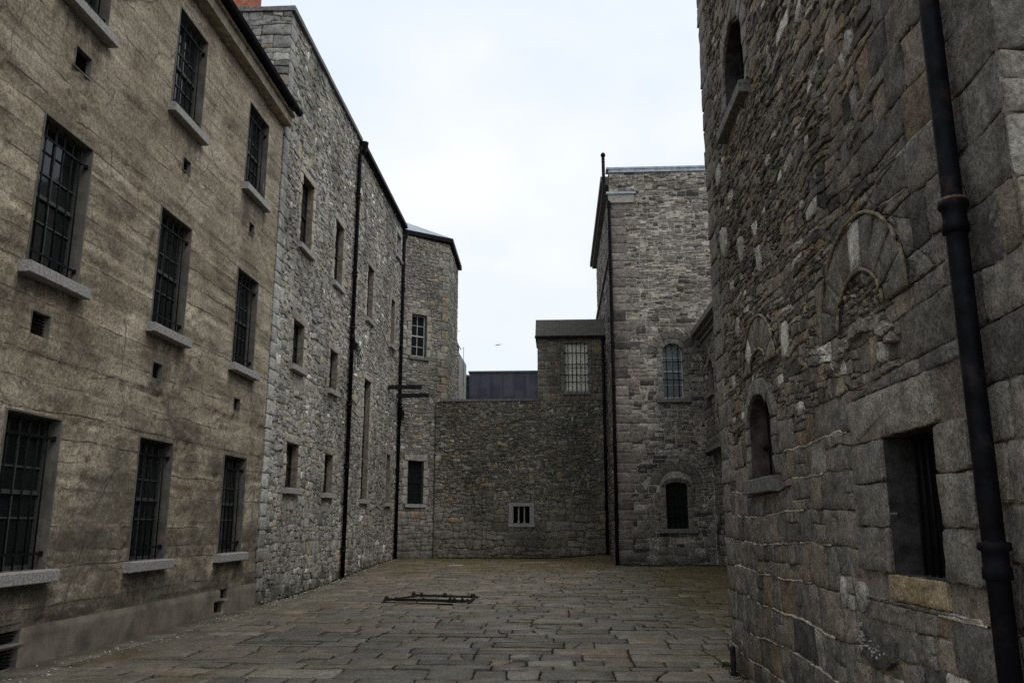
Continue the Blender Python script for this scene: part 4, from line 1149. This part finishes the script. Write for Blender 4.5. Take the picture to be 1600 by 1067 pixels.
# ============================================================ loose things
fi = thing('iron_grating', 'rusty iron frame with parallel rails lying flat on the paving', 'grating', (-2.68, 18.1, gh(0, 18.1)))
def lo(x, y, z):
    a = math.radians(-13); y *= 1.5; return (-2.68+x*math.cos(a)-y*math.sin(a), 18.1+x*math.sin(a)+y*math.cos(a), gh(0, 18.1)+z)
rails = []
for p, q, w, h in ((lo(-.7, .5, .06), lo(.78, .5, .05), .05, .045), (lo(-.8, -.5, .03), lo(.75, -.5, .03), .035, .03), (lo(-.95, -.18, .05), lo(.98, -.14, .05), .06, .05)):
    m = MB(); m.bar(p, q, w, h); rails.append(m.build('rail', M['rusty'], fi))
for p, q in ((lo(-.88, -.3, .04), lo(-.62, .5, .05)), (lo(.98, -.3, .04), lo(.72, .5, .05))):
    m = MB(); m.bar(p, q, .045, .035); m.build('crosspiece', M['rusty'], fi)
for x, y in ((-.7, .5), (-.55, .5), (0, .5), (.62, .5), (.74, .46), (-.9, -.17), (-.66, -.17), (-.1, -.16), (.5, -.15), (.62, -.15), (.74, -.15), (.86, -.14)):
    m = MB(); p = lo(x+R.uniform(-.03, .03), y, 0); s_ = R.uniform(.03, .05); zt = .085+R.uniform(0, .05)
    m.tube([(p[0], p[1], p[2]+.03), (p[0], p[1], p[2]+zt*.8), (p[0], p[1], p[2]+zt)], [s_, s_*.9, s_*.5], 7); m.build('clamp', M['rusty'], fi)
m = MB(); m.tube([(1.86, 9.55, 0), (1.86, 9.55, .05), (1.86, 9.55, .27), (1.86, 9.55, .30), (1.86, 9.55, .32)], [.045, .03, .03, .034, .015], 10)
tag(m.build('iron_post', M['rusty']), 'short black iron post on the paving at the near right wall corner', 'post')
# gull: body with two raised wings
m = MB(); bx, by, bz = -6.45, 90, 21.0
m.tube([(bx-.24, by, bz-.02), (bx-.15, by, bz), (bx, by, bz+.01), (bx+.16, by, bz+.02), (bx+.26, by, bz+.045), (bx+.31, by, bz+.04)], [.015, .05, .075, .06, .035, .008], 8)
for s, tip in ((-1, (-.42, -.22)), (1, (.5, .13))):
    i = len(m.v); x1, z1 = tip
    pts = [(bx-.08, by, bz+.03), (bx+.08, by, bz+.04), (bx+x1*.5+.06, by+s*.15, bz+z1*.35+.09), (bx+x1*.5-.08, by+s*.15, bz+z1*.35+.08), (bx+x1, by+s*.3, bz+z1)]
    m.v += pts+[(x, y, z-.02) for x, y, z in pts]
    for q in ((0,1,2,3), (3,2,4), (8,7,6,5), (9,7,8), (1,6,7,2), (0,3,8,5), (2,7,9,4), (3,4,9,8)): m.face([i+k for k in q])
tag(m.build('gull', M['bird']), 'small grey gull gliding in the sky over the back wall', 'bird')

# ============================================================ sky, light, camera
w = bpy.data.worlds.new('World'); sc.world = w; w.use_nodes = True; t = w.node_tree; bg = t.nodes['Background']
sky = t.nodes.new('ShaderNodeTexSky'); sky.sky_type = 'NISHITA'; sky.sun_disc = False
SE, SR = math.radians(54), math.radians(128)
sky.sun_elevation = SE; sky.sun_rotation = SR; sky.air_density = 1.2; sky.dust_density = 3
tc = t.nodes.new('ShaderNodeTexCoord'); mp = t.nodes.new('ShaderNodeMapping'); mp.inputs['Scale'].default_value = (1, 1, 1.6)
n1 = t.nodes.new('ShaderNodeTexNoise'); n1.inputs['Scale'].default_value = 2.2; n1.inputs['Detail'].default_value = 5; n1.inputs['Roughness'].default_value = .5
cr = t.nodes.new('ShaderNodeValToRGB'); cr.color_ramp.elements[0].position = .38; cr.color_ramp.elements[1].position = .62
cr.color_ramp.elements[0].color = (8.5, 9.5, 10.6, 1); cr.color_ramp.elements[1].color = (10.5, 10.7, 10.9, 1)
mx = t.nodes.new('ShaderNodeMix'); mx.data_type = 'RGBA'; mx.inputs[0].default_value = .93
t.links.new(tc.outputs['Generated'], mp.inputs[0]); t.links.new(mp.outputs[0], n1.inputs['Vector']); t.links.new(n1.outputs['Fac'], cr.inputs[0])
t.links.new(sky.outputs[0], mx.inputs[6]); t.links.new(cr.outputs[0], mx.inputs[7]); t.links.new(mx.outputs[2], bg.inputs[0]); bg.inputs[1].default_value = .1
L = bpy.data.lights.new('sun', 'SUN'); L.energy = 1.15; L.angle = math.radians(25); L.color = (1, .97, .93)
lo_ = bpy.data.objects.new('sun', L); C.objects.link(lo_)
d = Vector((math.sin(SR)*math.cos(SE), math.cos(SR)*math.cos(SE), math.sin(SE)))
lo_.rotation_euler = d.to_track_quat('Z', 'Y').to_euler()

cam = bpy.data.cameras.new('camera'); co = bpy.data.objects.new('camera', cam); C.objects.link(co)
cam.sensor_width = 36; cam.lens = 1297/1600*36; cam.clip_end = 1000; cam.clip_start = .05
F = 1297.; pitch = math.atan((818-533.5)/F); yaw = math.atan(72/(F/math.cos(pitch)))
co.location = (0, 0, 1.6); co.rotation_euler = (math.radians(90)+pitch, 0, yaw)
sc.camera = co
sc.view_settings.view_transform = 'Standard'; sc.view_settings.look = 'None'; sc.view_settings.exposure = 0; sc.view_settings.gamma = 1
sc.cycles.max_bounces = 4; sc.cycles.diffuse_bounces = 2
sc.cycles.use_denoising = False
